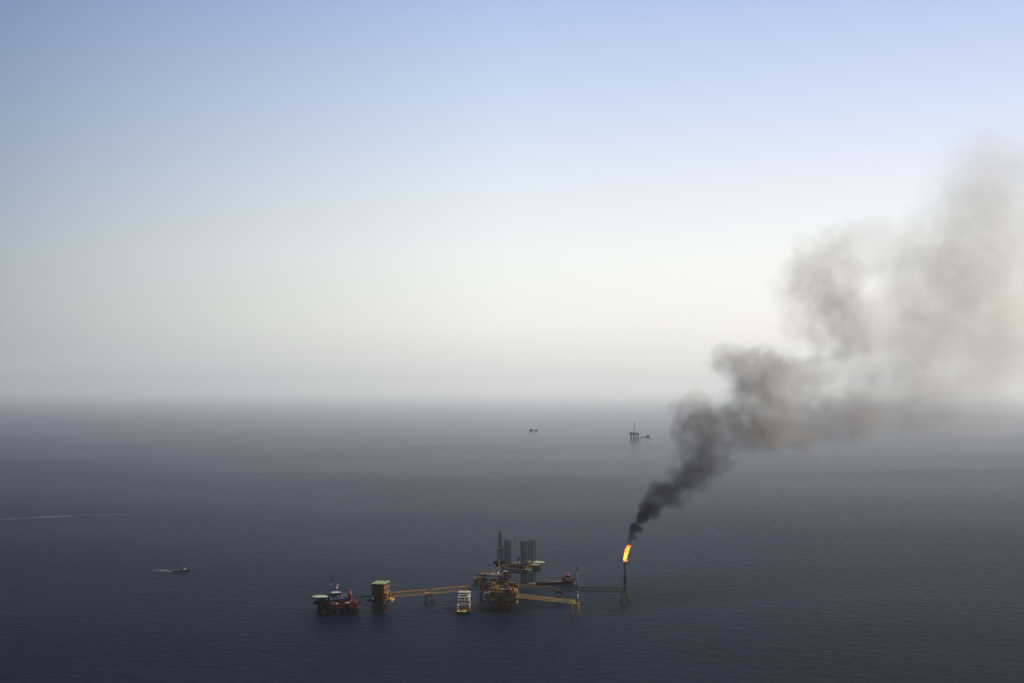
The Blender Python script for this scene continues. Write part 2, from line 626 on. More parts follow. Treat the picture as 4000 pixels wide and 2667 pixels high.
p = sea(2255, 2405)
root = thing('flare_stack', 'grey unlit flare stack standing on the bright yellow tower', 'flare stack', (p.x, p.y, 21.4), 0, 'flare stacks')
H = 57.0
MB().bar((0, 0, 0), (0, 0, 14), 1.85, 1.85, n=16).build('stack_base', M['grey'], root, True)
MB().bar((0, 0, 14), (0, 0, 19), 1.85, 1.15, n=16).build('stack_cone', M['grey'], root, True)
MB().bar((0, 0, 19), (0, 0, H - 6), 1.15, .7, n=16).build('stack_shaft', M['grey'], root, True)
MB().bar((0, 0, H - 6), (0, 0, H - 1), .9, .9, n=12).ring(0, 0, H - 6.2, H - 5.7, 1.9, 12).bar((-1, 0, H - 1), (-1.2, 0, H + 1.5), .25).bar((1, 0, H - 1), (1.2, 0, H + 1.5), .25).bar((0, 0, H - 1), (0, 0, H + .6), .5).build('burner_tip', M['dark'], root)
m = MB()
for z in range(3, int(H) - 6, 5):
    m.bar((-1.8 - (2 if z < 14 else 0) * .2, 0, z), (-.6, 0, z), .16)
    m.box(-2.1, 0, z, .8, .8, .5)
m.bar((-2.1, 0, 0), (-2.1, 0, H - 7), .12)
m.build('ladder', M['dark'], root)
MB().path([(-4.4, -2, 0), (-4.4, -2, 2.2), (-6, -2, 3.6), (-7.4, -2, 2.2), (-7.4, -2, .2)], .7).build('gas_pipe', M['bright'], root)

# ------------------------------------------------------------------ flame
def flame_material():
    m = bpy.data.materials.new("flame")
    m.use_nodes = True
    t = m.node_tree
    t.nodes.clear()
    N, L = t.nodes.new, t.links.new
    out = N('ShaderNodeOutputMaterial')
    co = N('ShaderNodeTexCoord')
    n = N('ShaderNodeTexNoise')
    n.inputs['Scale'].default_value = .42
    n.inputs['Detail'].default_value = 4
    n.inputs['Distortion'].default_value = .8
    L(co.outputs['Object'], n.inputs['Vector'])
    r = N('ShaderNodeMapRange')
    r.inputs['From Min'].default_value = .44
    r.inputs['From Max'].default_value = .60
    r.inputs['To Min'].default_value = .05
    r.inputs['To Max'].default_value = 1.0
    L(n.outputs[0], r.inputs[0])
    # fewer hot gases towards the top
    sp = N('ShaderNodeSeparateXYZ')
    L(co.outputs['Object'], sp.inputs[0])
    g = N('ShaderNodeMapRange')
    g.inputs['From Min'].default_value = 3
    g.inputs['From Max'].default_value = 34
    g.inputs['To Min'].default_value = 1.0
    g.inputs['To Max'].default_value = .12
    L(sp.outputs['Z'], g.inputs[0])
    mu = N('ShaderNodeMath'); mu.operation = 'MULTIPLY'
    L(r.outputs[0], mu.inputs[0]); L(g.outputs[0], mu.inputs[1])
    m2 = N('ShaderNodeMath'); m2.operation = 'MULTIPLY'
    m2.inputs[1].default_value = 2.1
    L(mu.outputs[0], m2.inputs[0])
    e = N('ShaderNodeEmission')
    e.inputs['Color'].default_value = (1.0, .25, .002, 1)
    L(m2.outputs[0], e.inputs['Strength'])
    L(e.outputs[0], out.inputs['Volume'])
    m.cycles.volume_step_rate = .3
    return m


bm = bmesh.new()
fl = [(0, 0, 1.0, 2.6, 1.6), (-.8, .4, 4.2, 2.7, 3.2), (.6, -.3, 8, 3.0, 3.6), (1.8, .3, 12, 3.2, 3.8), (2.6, 0, 16, 3.4, 3.8),
      (4.0, .5, 20, 3.5, 3.8), (5.2, 0, 23.5, 3.6, 3.2), (7.4, 0, 25.5, 2.2, 2.6), (8.4, .3, 28.2, 1.1, 1.8), (5.6, 0, 27.6, 1.6, 1.6),
      (2.6, -.6, 1.6, 1.8, 1.0), (6.2, .2, 32, .8, 1.4), (8.2, 0, 33.5, .9, 1.4)]
for x, y, z, r_, rz_ in fl:
    bmesh.ops.create_icosphere(bm, subdivisions=3, radius=1.0, matrix=Matrix.Translation((x, y, z)) @ Matrix.Diagonal((r_, r_, rz_, 1)))
for v in bm.verts:
    d = mnoise.noise_vector(v.co * .38) * 1.9
    v.co += Vector((d.x, d.y, d.z * 1.4))
me = bpy.data.meshes.new('flame')
bm.to_mesh(me)
bm.free()
me.materials.append(flame_material())
flame = bpy.data.objects.new('flame', me)
COL.objects.link(flame)
flame.location = (sea(2442, 2346).x, sea(2442, 2346).y, 68.0)
md = flame.modifiers.new('join', 'REMESH')
md.mode = 'VOXEL'
md.voxel_size = .45
tag(flame, 'bright orange and yellow flame burning on top of the flare stack', 'flame')


def clutter(root, n, x0, y0, x1, y1, z, seed, mats, smin=1.5, smax=5, hmin=1.5, hmax=4.5, name='equipment_module'):
    """separate skids standing on a deck, each with a base frame and a roof unit"""
    rnd = random.Random(seed)
    for i in range(n):
        sx, sy, h = rnd.uniform(smin, smax), rnd.uniform(smin, smax), rnd.uniform(hmin, hmax)
        x, y = rnd.uniform(x0 + sx / 2, x1 - sx / 2), rnd.uniform(y0 + sy / 2, y1 - sy / 2)
        m = MB().b2(x - sx / 2, y - sy / 2, z + .25, x + sx / 2, y + sy / 2, z + h)
        m.b2(x - sx / 2 - .2, y - sy / 2 - .2, z, x + sx / 2 + .2, y + sy / 2 + .2, z + .25)
        t = rnd.random()
        if t < .4:
            m.bar((x - sx * .3, y, z + h), (x - sx * .3, y, z + h + rnd.uniform(.8, 2)), .35, n=8)
        elif t < .7:
            m.b2(x - sx * .3, y - sy * .3, z + h, x + sx * .3, y + sy * .3, z + h + .7)
        m.build(name, M[rnd.choice(mats)], root)


def tank(root, a, b, r, mat, name='process_vessel'):
    """horizontal or upright cylindrical vessel with domed ends"""
    a, b = Vector(a), Vector(b)
    m = MB().bar(a, b, r, n=14).ball(a, r, 12, 8).ball(b, r, 12, 8)
    for t in (.2, .8):
        p = a.lerp(b, t)
        if abs(b.z - a.z) < 1:
            m.box(p.x, p.y, p.z - r, r * 1.2, r * 1.2, r * 1.2)
    return m.build(name, mat, root, True)


def pipes(root, n, x0, y0, z0, x1, y1, z1, seed, mats=('pipe',), r=.28):
    rnd = random.Random(seed)
    for i in range(n):
        x, y, z = rnd.uniform(x0, x1), rnd.uniform(y0, y1), rnd.uniform(z0, z1)
        pts = [(x, y, z)]
        for k in range(rnd.randint(2, 4)):
            ax = rnd.choice((0, 0, 2, 1))
            p = list(pts[-1])
            lim = ((x0, x1), (y0, y1), (z0, z1))[ax]
            p[ax] = max(lim[0], min(lim[1], p[ax] + rnd.choice((-1, 1)) * rnd.uniform(3, 12)))
            if Vector(p) != Vector(pts[-1]):
                pts.append(tuple(p))
        if len(pts) > 1:
            MB().path(pts, r * rnd.uniform(.8, 1.4)).build('pipe', M[rnd.choice(mats)], root)


def deck(root, x0, y0, x1, y1, z, mat, th=.9, rail=True, name='deck'):
    d = MB().b2(x0, y0, z - th, x1, y1, z)
    k = int((x1 - x0) / 5)
    for i in range(k + 1):
        x = x0 + (x1 - x0) * i / k
        d.b2(x - .2 if i else x, y0 + .1, z - th - .9, x + .2, y1 - .1, z - th)
    o = d.build(name, mat, root)
    if rail:
        MB().rail([(x0, y0), (x1, y0), (x1, y1), (x0, y1)], z, step=3.5).build('handrail', M['yellow'], o)
    return o


def crane(root, base, h, tip, w, mats, cab=True, r=1.3, segs=None, name='deck_crane', back=None):
    """pedestal crane: pedestal, cab, boom in coloured sections, pendant lines"""
    base, tip = Vector(base), Vector(tip)
    top = base + Vector((0, 0, h))
    o = MB().bar(base, top, r, n=12).ring(top.x, top.y, top.z - .6, top.z, r * 1.5, 12).build(name, M[mats[0]], root)
    heel = top + Vector((0, 0, 1.2))
    d = (tip - heel)
    hd = Vector((d.x, d.y, 0)).normalized()
    b = MB().box(top.x - hd.x * 1.2, top.y - hd.y * 1.2, top.z + 1.6, 3.6, 3.2, 3.2)
    mast = top - hd * 2.5 + Vector((0, 0, 9))
    b.bar(top + Vector((.8, 0, 3)), mast, .25).bar(top - hd * 3 + Vector((0, 0, 1)), mast, .25)
    b.build('cab', M[mats[1]], o)
    segs = segs or [(0, 1, mats[2])]
    for a, c, mt in segs:
        lattice(MB(), heel + d * a, heel + d * c, w * (1 - .45 * a), w * (1 - .45 * c), 2.6, .16, .10).build('boom', M[mt], o)
    MB().bar(mast, tip, .09).bar(tip, tip + Vector((hd.x * .3, hd.y * .3, -7)), .07).ball(tip + Vector((0, 0, -7)), .6, 6, 4).build('hoist_line', M['dark'], o)
    return o


def leg_set(root, pts, zb, zt, r, mat, batter=1.0, name='leg', cx=0, cy=0, lv=()):
    for (x, y) in pts:
        MB().bar((cx + (x - cx) * batter, cy + (y - cy) * batter, zb), (x, y, zt), r, n=10).build(name, mat, root, True)
    m = MB()
    P = [Vector((x, y, 0)) for x, y in pts]

    def at_z(p, z):
        f = batter + (1 - batter) * (z - zb) / (zt - zb)
        return Vector((cx + (p.x - cx) * f, cy + (p.y - cy) * f, z))
    prs = []
    for i in range(len(P)):
        for j in range(i + 1, len(P)):
            if abs(P[i].x - P[j].x) < .1 or abs(P[i].y - P[j].y) < .1:
                if (P[i] - P[j]).length < 20:
                    prs.append((P[i], P[j]))
    for a, b in prs:
        for z0, z1 in zip(lv, lv[1:]):
            m.bar(at_z(a, z0), at_z(b, z0), r * .4)
            m.bar(at_z(a, z0), at_z(b, z1), r * .35)
            m.bar(at_z(b, z0), at_z(a, z1), r * .35)
        m.bar(at_z(a, lv[-1]), at_z(b, lv[-1]), r * .4)
    m.bar(at_z(P[0], lv[-1]), at_z(P[-1], lv[-1]), r * .3)
    m.build('jacket_bracing', mat, root)


def helideck(root, cx, cy, z, r, n=8, top='deckgreen', rot=.39, circle=True):
    o = MB().ring(cx, cy, z - .8, z, r, n, rot).build('helideck', M[top], root)
    m = MB()
    for i in range(n):
        a = 2 * math.pi * i / n + rot
        a2 = 2 * math.pi * (i + 1) / n + rot
        p, q = (cx + (r + .9) * math.cos(a), cy + (r + .9) * math.sin(a), z - .3), (cx + (r + .9) * math.cos(a2), cy + (r + .9) * math.sin(a2), z - .3)
        m.bar(p, q, .22)
        m.bar((cx + r * math.cos(a), cy + r * math.sin(a), z - .4), p, .14)
        m.bar((cx + r * .9 * math.cos(a), cy + r * .9 * math.sin(a), z - .8), (cx + r * .35 * math.cos(a), cy + r * .35 * math.sin(a), z - 6), .25)
    m.build('safety_net_frame', M['pale'], o)
    if circle:
        c = MB()
        for i in range(20):
            a, a2 = 2 * math.pi * i / 20, 2 * math.pi * (i + 1) / 20
            P = [(cx + rr * math.cos(t), cy + rr * math.sin(t), z + .02) for rr, t in ((r * .42, a), (r * .54, a), (r * .54, a2), (r * .42, a2))]
            c.add(P, [(0, 1, 2, 3)])
        c.build('landing_circle', M['deckyel'], o)
    return o


# ------------------------------------------------------------------ main platform complex: rear platform
PX0, PX1, PY0, PY1 = -62.0, 12.0, 2446.0, 2492.0
ox, oy = -25.0, 2469.0
A_ = thing('production_platform', 'rear ochre platform of the central pair, with long silver vessel and white dome on top', 'platform', (ox, oy, 0))
x0, x1, y0, y1 = PX0 - ox, PX1 - ox, PY0 - oy, PY1 - oy
leg_set(A_, [(x, y) for x in (-27, -13, 1, 15) for y in (-13, 13)], -8, 20, 1.15, M['dark'], 1.12, lv=(1, 10, 18))
deck(A_, x0 + 4, y0 + 2, x1 - 4, y1 - 2, 19.5, M['ochre_dark'])
deck(A_, x0, y0, x1 - 18, y1, 27, M['ochre_dark'])
deck(A_, x0 + 6, y0, x1 - 28, y1, 35, M['ochre'])
deck(A_, x0 + 8, y0 + 4, x1 - 30, y1 - 4, 43, M['ochre_dark'])
for x in (-36, -26, -16, -6, 4, 14):
    for y in (y0 + 1.5, y1 - 1.5):
        MB().bar((x, y, 19.5), (x, y, 34 if x < 10 else 26), .55).build('deck_column', M['ochre_dark'], A_)
    if x < 0:
        MB().bar((x, y0 + 4.5, 35), (x, y0 + 4.5, 43), .5).build('deck_column', M['ochre_dark'], A_)
for a, b in (((-27, y0 + 2, 18), (-20, -11, 6)), ((27, y0 + 2, 18), (16, -11, 6)), ((x0 + 2, y0 + 3, 18), (-30, -13, 5))):
    MB().bar(a, b, .5).build('knee_brace', M['dark'], A_)
# yellow box cantilevered at the far left
MB().b2(x0 - 4, y0 + 1, 27.5, x0 + 5, y0 + 10, 39).b2(x0 - 5, y0, 26.5, x0 + 6, y0 + 11, 27.5).build('yellow_cabin', M['ochre'], A_)
MB().b2(x0 + 1, y0 + .6, 33, x0 + 4.4, y0 + 1, 38).build('lit_panel', M['orange'], A_)  # lit part of the cabin front, put into the colour as orange
tank(A_, (-19, y0 + 4, 39.6), (0, y0 + 4, 39.6), 2.1, M['pipe'], 'long_silver_vessel')
tank(A_, (-18, y0 + 9, 38.5), (-4, y0 + 9, 38.5), 1.6, M['ochre'])
tank(A_, (-22, y0 + 3, 31), (-8, y0 + 3, 31), 1.7, M['ochre_dark'])
tank(A_, (2, y0 + 3, 29), (2, y0 + 3, 34), 1.6, M['ochre'])
MB().ball((0.5, y0 + 8, 46.8), 2.4, 16, 10).bar((.5, y0 + 8, 43), (.5, y0 + 8, 45), 1.3, n=10).build('white_dome', M['white'], A_, True)
# overhead gantry on the roof
m = MB()
for x in (-29, -24, -13):
    m.bar((x, y0 + 6, 43), (x, y0 + 6, 51), .4)
m.bar((-34, y0 + 6, 51), (-3, y0 + 6, 51), .45).bar((-34, y0 + 6, 49.4), (-24, y0 + 6, 49.4), .3).bar((-33, y0 + 6, 46), (-24, y0 + 6, 50), .3)
m.bar((-33, y0 + 12, 51), (-3, y0 + 12, 51), .3)
m.build('gantry', M['tan'], A_)
MB().b2(-36, y0 + 4, 43, 2, y0 + 5, 44.2).b2(-36, y0 + 12, 43, 2, y0 + 18, 44.5).build('roof_machinery', M['dark'], A_)
for zz, yy in ((45.2, y0 + 4.2), (43.6, y0 + 3.2)):
    MB().bar((-18, yy, zz), (8, yy, zz), .32, n=6).build('pipe', M['pipe'], A_)
clutter(A_, 16, x0 + 6, y0 + 2, x1 - 30, y1 - 3, 35, 11, ['ochre', 'ochre_dark', 'tan', 'rusty', 'dark'], hmax=5)
clutter(A_, 16, x0 + 2, y0 + 1, x1 - 20, y1 - 3, 27, 12, ['ochre', 'ochre_dark', 'rusty', 'dark'], hmax=5)
clutter(A_, 12, x0 + 6, y0 + 3, x1 - 6, y1 - 3, 19.5, 13, ['ochre_dark', 'rusty', 'dark', 'ochre'], hmax=5)
clutter(A_, 8, x0 + 10, y0 + 5, x1 - 34, y1 - 6, 43, 14, ['ochre_dark', 'tan', 'dark', 'pale'], hmax=2.5)
pipes(A_, 40, x0 + 4, y0 - .5, 20, x1 - 22, y0 + 8, 42, 5, ('pipe', 'pipe', 'ochre', 'pale'))
# white goal-post pipe loops on the front face
for (a, b, c, d_) in ((-21, -8, 25, 33), (-25, -15, 19, 30)):
    MB().path([(a, y0 - 1, c), (a, y0 - 1, d_), (b, y0 - 1, d_), (b, y0 - 1, d_ - 4)], .38).build('pipe_loop', M['pipe'], A_)
# big modules closing the front of the middle decks
rnd = random.Random(17)
xx = x0 + 7
while xx < 30:
    w_ = rnd.uniform(5, 9)
    z0_ = rnd.choice((20, 20, 24))
    z1_ = rnd.uniform(29, 35)
    m = MB().b2(xx, y0 + rnd.uniform(.4, 2), z0_, xx + w_ - .8, y0 + 14, z1_)
    m.b2(xx + .6, y0 + .1, z0_ + 1, xx + 1.1, y0 + 2, z1_ - .6).b2(xx + w_ * .5, y0 + .2, z0_ + 1, xx + w_ * .5 + .4, y0 + 2, z1_ - 1)
    m.build('process_module', M[rnd.choice(('ochre', 'ochre_dark', 'rusty', 'ochre_dark', 'ochre'))], A_)
    xx += w_
for i in range(7):
    zz = rnd.uniform(21, 36)
    xa = rnd.uniform(x0 + 8, 8)
    MB().path([(xa, y0 - .6, zz), (xa + rnd.uniform(5, 14), y0 - .6, zz), (xa + 14.5, y0 - .6, zz - rnd.uniform(2, 5))], rnd.uniform(.25, .45)).build('pipe', M[rnd.choice(('pipe', 'white', 'ochre'))], A_)
for (x_, z_, w_, h2, mt) in ((2, 36, 6, 8, 'ochre_dark'), (-6, 35.4, 5, 3, 'orange'), (8, 28, 7, 12, 'rusty'), (-34, 35.4, 7, 6, 'ochre'), (-12, 43.2, 5, 2, 'pale')):
    MB().b2(x_, y0 + 2.6, z_, x_ + w_, y0 + 9, z_ + h2).b2(x_ - .3, y0 + 2.2, z_ + h2, x_ + w_ + .3, y0 + 9.4, z_ + h2 + .3).build('process_module', M[mt], A_)
# tall skeletal module on the right of the rear platform
m = MB()
for x in (10, 22):
    for y in (y0 + 1, y0 + 11):
        m.bar((x, y, 27), (x, y, 51 if x > 12 else 49), .5)
for z in (33, 39, 45, 50):
    for y in (y0 + 1, y0 + 11):
        m.bar((10, y, z), (22, y, z), .4)
    for x in (10, 22):
        m.bar((x, y0 + 1, z), (x, y0 + 11, z), .4)
m.bar((10, y0 + 1, 33), (22, y0 + 1, 39), .25).bar((22, y0 + 1, 39), (10, y0 + 1, 45), .25).bar((10, y0 + 1, 45), (22, y0 + 1, 50), .25)
tf = m.build('cooler_tower_frame', M['ochre'], A_)
for z in (33, 39, 45):
    MB().b2(10.5, y0 + 1.5, z + .3, 21.5, y0 + 10.5, z + .6).build('tier_floor', M['grating'], tf)
MB().b2(10, y0, 50.4, 17, y0 + 9, 51.6).build('roof_panel', M['pale'], tf)
clutter(A_, 5, 10.5, y0 + 1, 21.5, y0 + 10, 45.6, 21, ['dark', 'ochre_dark', 'orange'], 2, 4, 2, 3.5)
clutter(A_, 5, 10.5, y0 + 1, 21.5, y0 + 10, 39.6, 22, ['dark', 'tan', 'rusty'], 2, 4, 2, 4)
clutter(A_, 5, 10.5, y0 + 1, 21.5, y0 + 10, 33.6, 23, ['dark', 'pale', 'rusty'], 2, 4, 2, 4)
for i in range(4):
    MB().bar((12 + i * 2.4, y0 - .6, 31), (14 + i * 2.4, y0 - .6, 35.5), .42, n=6).build('inclined_duct', M['pale'], A_)
for i in range(3):
    MB().b2(-2 + i * 3.2, y0 - .5, 27.2, .6 + i * 3.2, y0 + 3, 28.6).build('pale_skid', M[('tan', 'pale', 'orange')[i]], A_)
# slender lattice crane post rising behind the dome
crane(A_, (5, y0 + 14, 43), 4, (2, y0 + 22, 66), 1.3, ('tan', 'rusty', 'tan'), r=1.0)
MB().b2(22.4, y0 + 3, 40, 23.6, y0 + 4.4, 42).build('red_lifebuoy_box', M['redb'], A_)
for i, x in enumerate((27.5, 30.0)):
    MB().bar((x, y0 + 6, 19.5), (x, y0 + 6, 40 - i * 6), .45, n=8).build('vent_stack', M['dark' if i == 0 else 'ochre'], A_)
lattice(MB(), (34, y0 + 8, 19.5), (34, y0 + 8, 38), 1.5, 1.3, 2.6, .22, .15).build('ladder_tower', M['ochre'], A_)
MB().b2(24, y0 + 2, 19.6, 37, y0 + 12, 24.5).build('right_end_module', M['ochre'], A_)
tank(A_, (28, y0 + 1.5, 26.6), (35, y0 + 1.5, 26.6), 1.5, M['rusty'])
pipes(A_, 8, 22, y0 - .4, 20, 37, y0 + 4, 28, 8, ('pipe', 'ochre', 'orange'))

# ------------------------------------------------------------------ main complex: front platform
ox, oy = -13.5, 2366.0
B_ = thing('compression_platform', 'front ochre platform of the central pair, joined to the bright yellow bridge at its right', 'platform', (ox, oy, 0), R(-3))
leg_set(B_, [(x, y) for x in (-12, -4, 4, 12) for y in (-12, 12)], -8, 14, 1.1, M['ochre_dark'], 1.1, lv=(1, 7, 13))
deck(B_, -24, -27, 24, 27, 14.5, M['ochre'])
deck(B_, -26, -29, 26, 29, 21, M['ochre_dark'])
deck(B_, -24, -27, 22, 27, 31, M['ochre_dark'])
clutter(B_, 12, -23, -26.5, 18, -10, 31, 37, ['ochre', 'ochre_dark', 'rusty', 'dark', 'pale'], 3, 7, 4, 9)
clutter(B_, 12, -23, -14, 21, 24, 31, 38, ['ochre', 'ochre_dark', 'rusty'], 3, 8, 5, 12)
for x in (-24, -16, -8, 0, 8, 16, 22):
    for y in (-26, 26):
        MB().bar((x, y, 14.5), (x, y, 30), .5).build('deck_column', M['ochre'], B_)
for s in (-1, 1):
    for y in (-22, 0, 22):
        MB().bar((s * 25, y, 20), (s * 12.6, y * .55, 7), .5).build('knee_brace', M['yellow' if s > 0 else 'ochre_dark'], B_)
MB().b2(-3, -27.4, 21.4, 13, -20, 30.2).build('dark_brown_module', M['rusty'], B_)
MB().b2(13, -27.6, 21.4, 14, -20, 29).build('orange_corner_post', M['orange'], B_)
MB().b2(-13, -28.2, 22.5, -8, -24, 27.5).build('white_framed_cabin', M['white'], B_)
MB().b2(-12.2, -28.35, 23, -9, -28.15, 26.6).build('cabin_wall_panel', M['blued'], B_)
MB().b2(-22.5, -27, 31.3, -14, -22, 32.6).build('bright_yellow_skid', M['bright'], B_)
MB().b2(-20, -27.5, 21.2, -15, -23, 24).build('equipment_module', M['dark'], B_)
tank(B_, (-16, -27, 23.5), (-16, -22, 23.5), 1.4, M['orange'])
tank(B_, (16, -26.6, 24), (22, -26.6, 24), 1.3, M['orange'])
tank(B_, (17, -20, 31), (17, -20, 37), 1.9, M['rusty'])
tank(B_, (22, -18, 28), (22, -18, 35), 1.6, M['ochre'])
MB().b2(14, -24, 31, 19, -19, 33).build('equipment_module', M['orange'], B_)
clutter(B_, 20, -23, -26, 21, 25, 31, 31, ['ochre', 'ochre_dark', 'rusty', 'dark', 'tan'], hmax=5)
clutter(B_, 18, -25, -28, 25, 20, 21, 32, ['ochre', 'ochre_dark', 'rusty', 'dark'], 3, 7, 3, 9)
clutter(B_, 8, -20, -24, 20, 20, 14.5, 33, ['ochre_dark', 'rusty', 'dark'], hmax=4)
pipes(B_, 34, -23, -28, 21.5, 22, -24, 37, 35, ('pipe', 'pipe', 'ochre', 'orange', 'pale'))
# bright pipe runs leaving towards the two right-hand bridges
MB().path([(2, -29.4, 19.4), (14, -29.4, 19.4), (17, -29.4, 21.5), (28, -26, 22.8)], .42).build('white_pipe_run', M['white'], B_)
MB().path([(0, -29, 20.9), (12, -29, 20.9)], .36).build('white_pipe_run', M['white'], B_)
MB().path([(-22, -29, 20.2), (-14, -29, 20.2), (-13, -29, 19), (-22, -29, 19)], .34).build('pipe_loop', M['pipe'], B_)
MB().path([(-21, -27.4, 31), (-30, -27.4, 31), (-31, -27.4, 26), (-31, -27.4, 20), (-28, -27.4, 19)], .4).build('pipe_loop', M['pipe'], B_)
MB().path([(-12, -27.4, 11.5), (10, -27.4, 11.5), (12, -27.4, 9), (12, -14, 1)], .35).build('riser_pipe', M['ochre'], B_)
MB().b2(20, -27, 21, 27, -18, 22).build('bridge_landing', M['yellow'], B_)
m = MB()
for i in range(7):
    m.b2(20 + i * .9, -17 + i * .6, 22 + i * 1.2, 21.2 + i * .9, -14 + i * .6, 22.3 + i * 1.2)
m.build('stairway', M['yellow'], B_)

# short link deck between the front and rear platforms
MB().b2(-8, 27, 21.5, 8, 58, 22.4).build('link_deck', M['ochre_dark'], B_)

# ------------------------------------------------------------------ quarters platform with the square helideck
p = sea(1490, 2381)
Q = thing('quarters_platform', 'tall brown quarters platform with square green helideck, right of the red floating rig', 'platform', (gx(1489, 2350), 2350, 0), R(-10.8))
leg_set(Q, [(x, y) for x in (-9, 0, 9) for y in (-15, 0, 15)], -8, 19, 1.0, M['dark'], 1.08, lv=(1, 9, 17))
deck(Q, -16, -18, 15, 18, 20.5, M['ochre_dark'])
deck(Q, -10.5, -17.5, 14, 17.5, 26, M['ochre_dark'])
qb = MB().b2(-10, -16.5, 26, 10, 16.5, 44.5).build('accommodation_block', M['block'], Q)
for k in range(4):
    z = 27.2 + k * 4.4
    for i in range(6):
        MB().b2(-9 + i * 3.1, -16.62, z + .9, -7.3 + i * 3.1, -16.5, z + 2.4).build('window', M['glass'], qb)
    m = MB().b2(-11.6, -18, z + 3.4, 11.6, -16.5, z + 3.8).b2(10, -16.5, z + 3.4, 11.6, 16.5, z + 3.8)
    m.rail([(-11.6, -18), (11.6, -18), (11.6, 16.5)], z + 3.8, close=False, step=3)
    m.build('balcony', M['ochre_dark' if k % 2 else 'tan'], qb)
m = MB()
for x in (-10.6, -5.5, 0, 5.5, 10.8):
    m.bar((x, -18, 20), (x, -18, 45), .35)
    m.bar((x, -18, 27), (x + 5, -18, 33), .2)
    m.bar((x, -18, 38), (x + 5, -18, 33), .2)
for y in (-10, -3, 4, 11, 17):
    m.bar((11.4, y, 26), (11.4, y, 45), .3)
m.build('outer_frame', M['ochre_dark'], Q)
HD = MB().b2(-10.6, -17.6, 45.4, 10.6, 17.8, 46.3).build('helideck', M['green'], Q)
m = MB()
for (a, b, c, d_) in ((-10.6, -17.6, 10.6, -16.6), (-10.6, 16.8, 10.6, 17.8), (-10.6, -16.6, -9.8, 16.8), (9.8, -16.6, 10.6, 16.8)):
    m.add([(a, b, 46.33), (c, b, 46.33), (c, d_, 46.33), (a, d_, 46.33)], [(0, 1, 2, 3)])
m.build('edge_marking', M['white'], HD)
m = MB()
for i in range(24):
    a, a2 = 2 * math.pi * i / 24, 2 * math.pi * (i + 1) / 24
    m.add([(rr * math.cos(t), 2 + rr * math.sin(t) * 1.2, 46.34) for rr, t in ((5.0, a), (6.6, a), (6.6, a2), (5.0, a2))], [(0, 1, 2, 3)])
m.build('landing_circle', M['deckyel'], HD)
MB().add([(-2, -1, 46.35), (2.5, -1, 46.35), (2.5, 7, 46.35), (-2, 7, 46.35)], [(0, 1, 2, 3)]).build('landing_mark', M['orange'], HD)
MB().add([(-5, -14.5, 46.35), (3.5, -14.5, 46.35), (3.5, -11, 46.35), (-5, -11, 46.35)], [(0, 1, 2, 3)]).build('name_patch', M['deckyel'], HD)
m = MB().rail([(-11.8, -18.8), (11.8, -18.8), (11.8, 19), (-11.8, 19)], 44.8, h=.7, step=3)
for x in (-10, 0, 10):
    m.bar((x, -17, 45.4), (x, -14, 41), .25)
m.build('safety_net_frame', M['ochre'], HD)
clutter(Q, 9, 10.2, -17, 16, 17, 26, 41, ['ochre', 'ochre_dark', 'orange', 'pale', 'dark'], 2, 4.5, 2, 7)
clutter(Q, 8, -15, -17, 14, 10, 20.5, 42, ['ochre_dark', 'rusty', 'dark'], 2, 5, 2, 4.5)
MB().b2(-19, -16, 15.5, -12.5, -8, 20.5).build('side_cabin', M['rusty'], Q)
MB().bar((-18.5, -17.5, 13), (-9, -14.5, 9), .3).bar((-24, -17, 12.5), (-10, -13, 7), .6).bar((-24, -15, 12.5), (-10, -11, 7), .6).build('mooring_boom', M['dark'], Q)
MB().bar((15, -12, 20), (9, -12, 12), .5).bar((15, 4, 20), (9, 4, 12), .5).build('knee_brace', M['dark'], Q)
MB().b2(13, -10, 17.6, 22, 6, 20.5).build('bridge_landing', M['ochre'], Q)
MB().bar((18, -11, 20.5), (18, -11, 31), .55, n=8).build('vent_stack', M['dark'], Q)
MB().path([(11, -18, 20), (11, -18, 14.5), (13, -18, 14.5)], .5).build('pipe', M['white'], Q)
MB().path([(14, -18, 20), (14, -18, 16)], .45).build('pipe', M['white'], Q)
tank(Q, (20, -12, 17.2), (23, -12, 17.2), 1.2, M['pale'])
for i in range(5):
    MB().path([(-6 + i * 3.5, -17, 19), (-6 + i * 3.5, -16.4, 2), (-6 + i * 3.5, -16.2, -3)], .35).build('riser_pipe', M['ochre_dark'], Q)
m = MB()
for s in (12, 15.5):
    m.bar((s, -17, -1), (s, -17, 6), .5)
m.bar((8, -16, 6), (15.5, -17, 6), .35)
m.build('boat_fender', M['orange'], Q)

# ------------------------------------------------------------------ red floating accommodation rig (left)
ca, sa = math.cos(R(25)), math.sin(R(25))
F_ = thing('floating_rig', 'dark red floating rig with blue cabins, pale green helideck and tall striped crane boom', 'oil rig', (-284.5, 2333, 0), R(25))


def px_local(px, D):
    """local x, y of the rig for a photograph column at forward distance D"""
    dx, dy = gx(px, D) + 284.5, D - 2333
    return dx * ca + dy * sa, -dx * sa + dy * ca


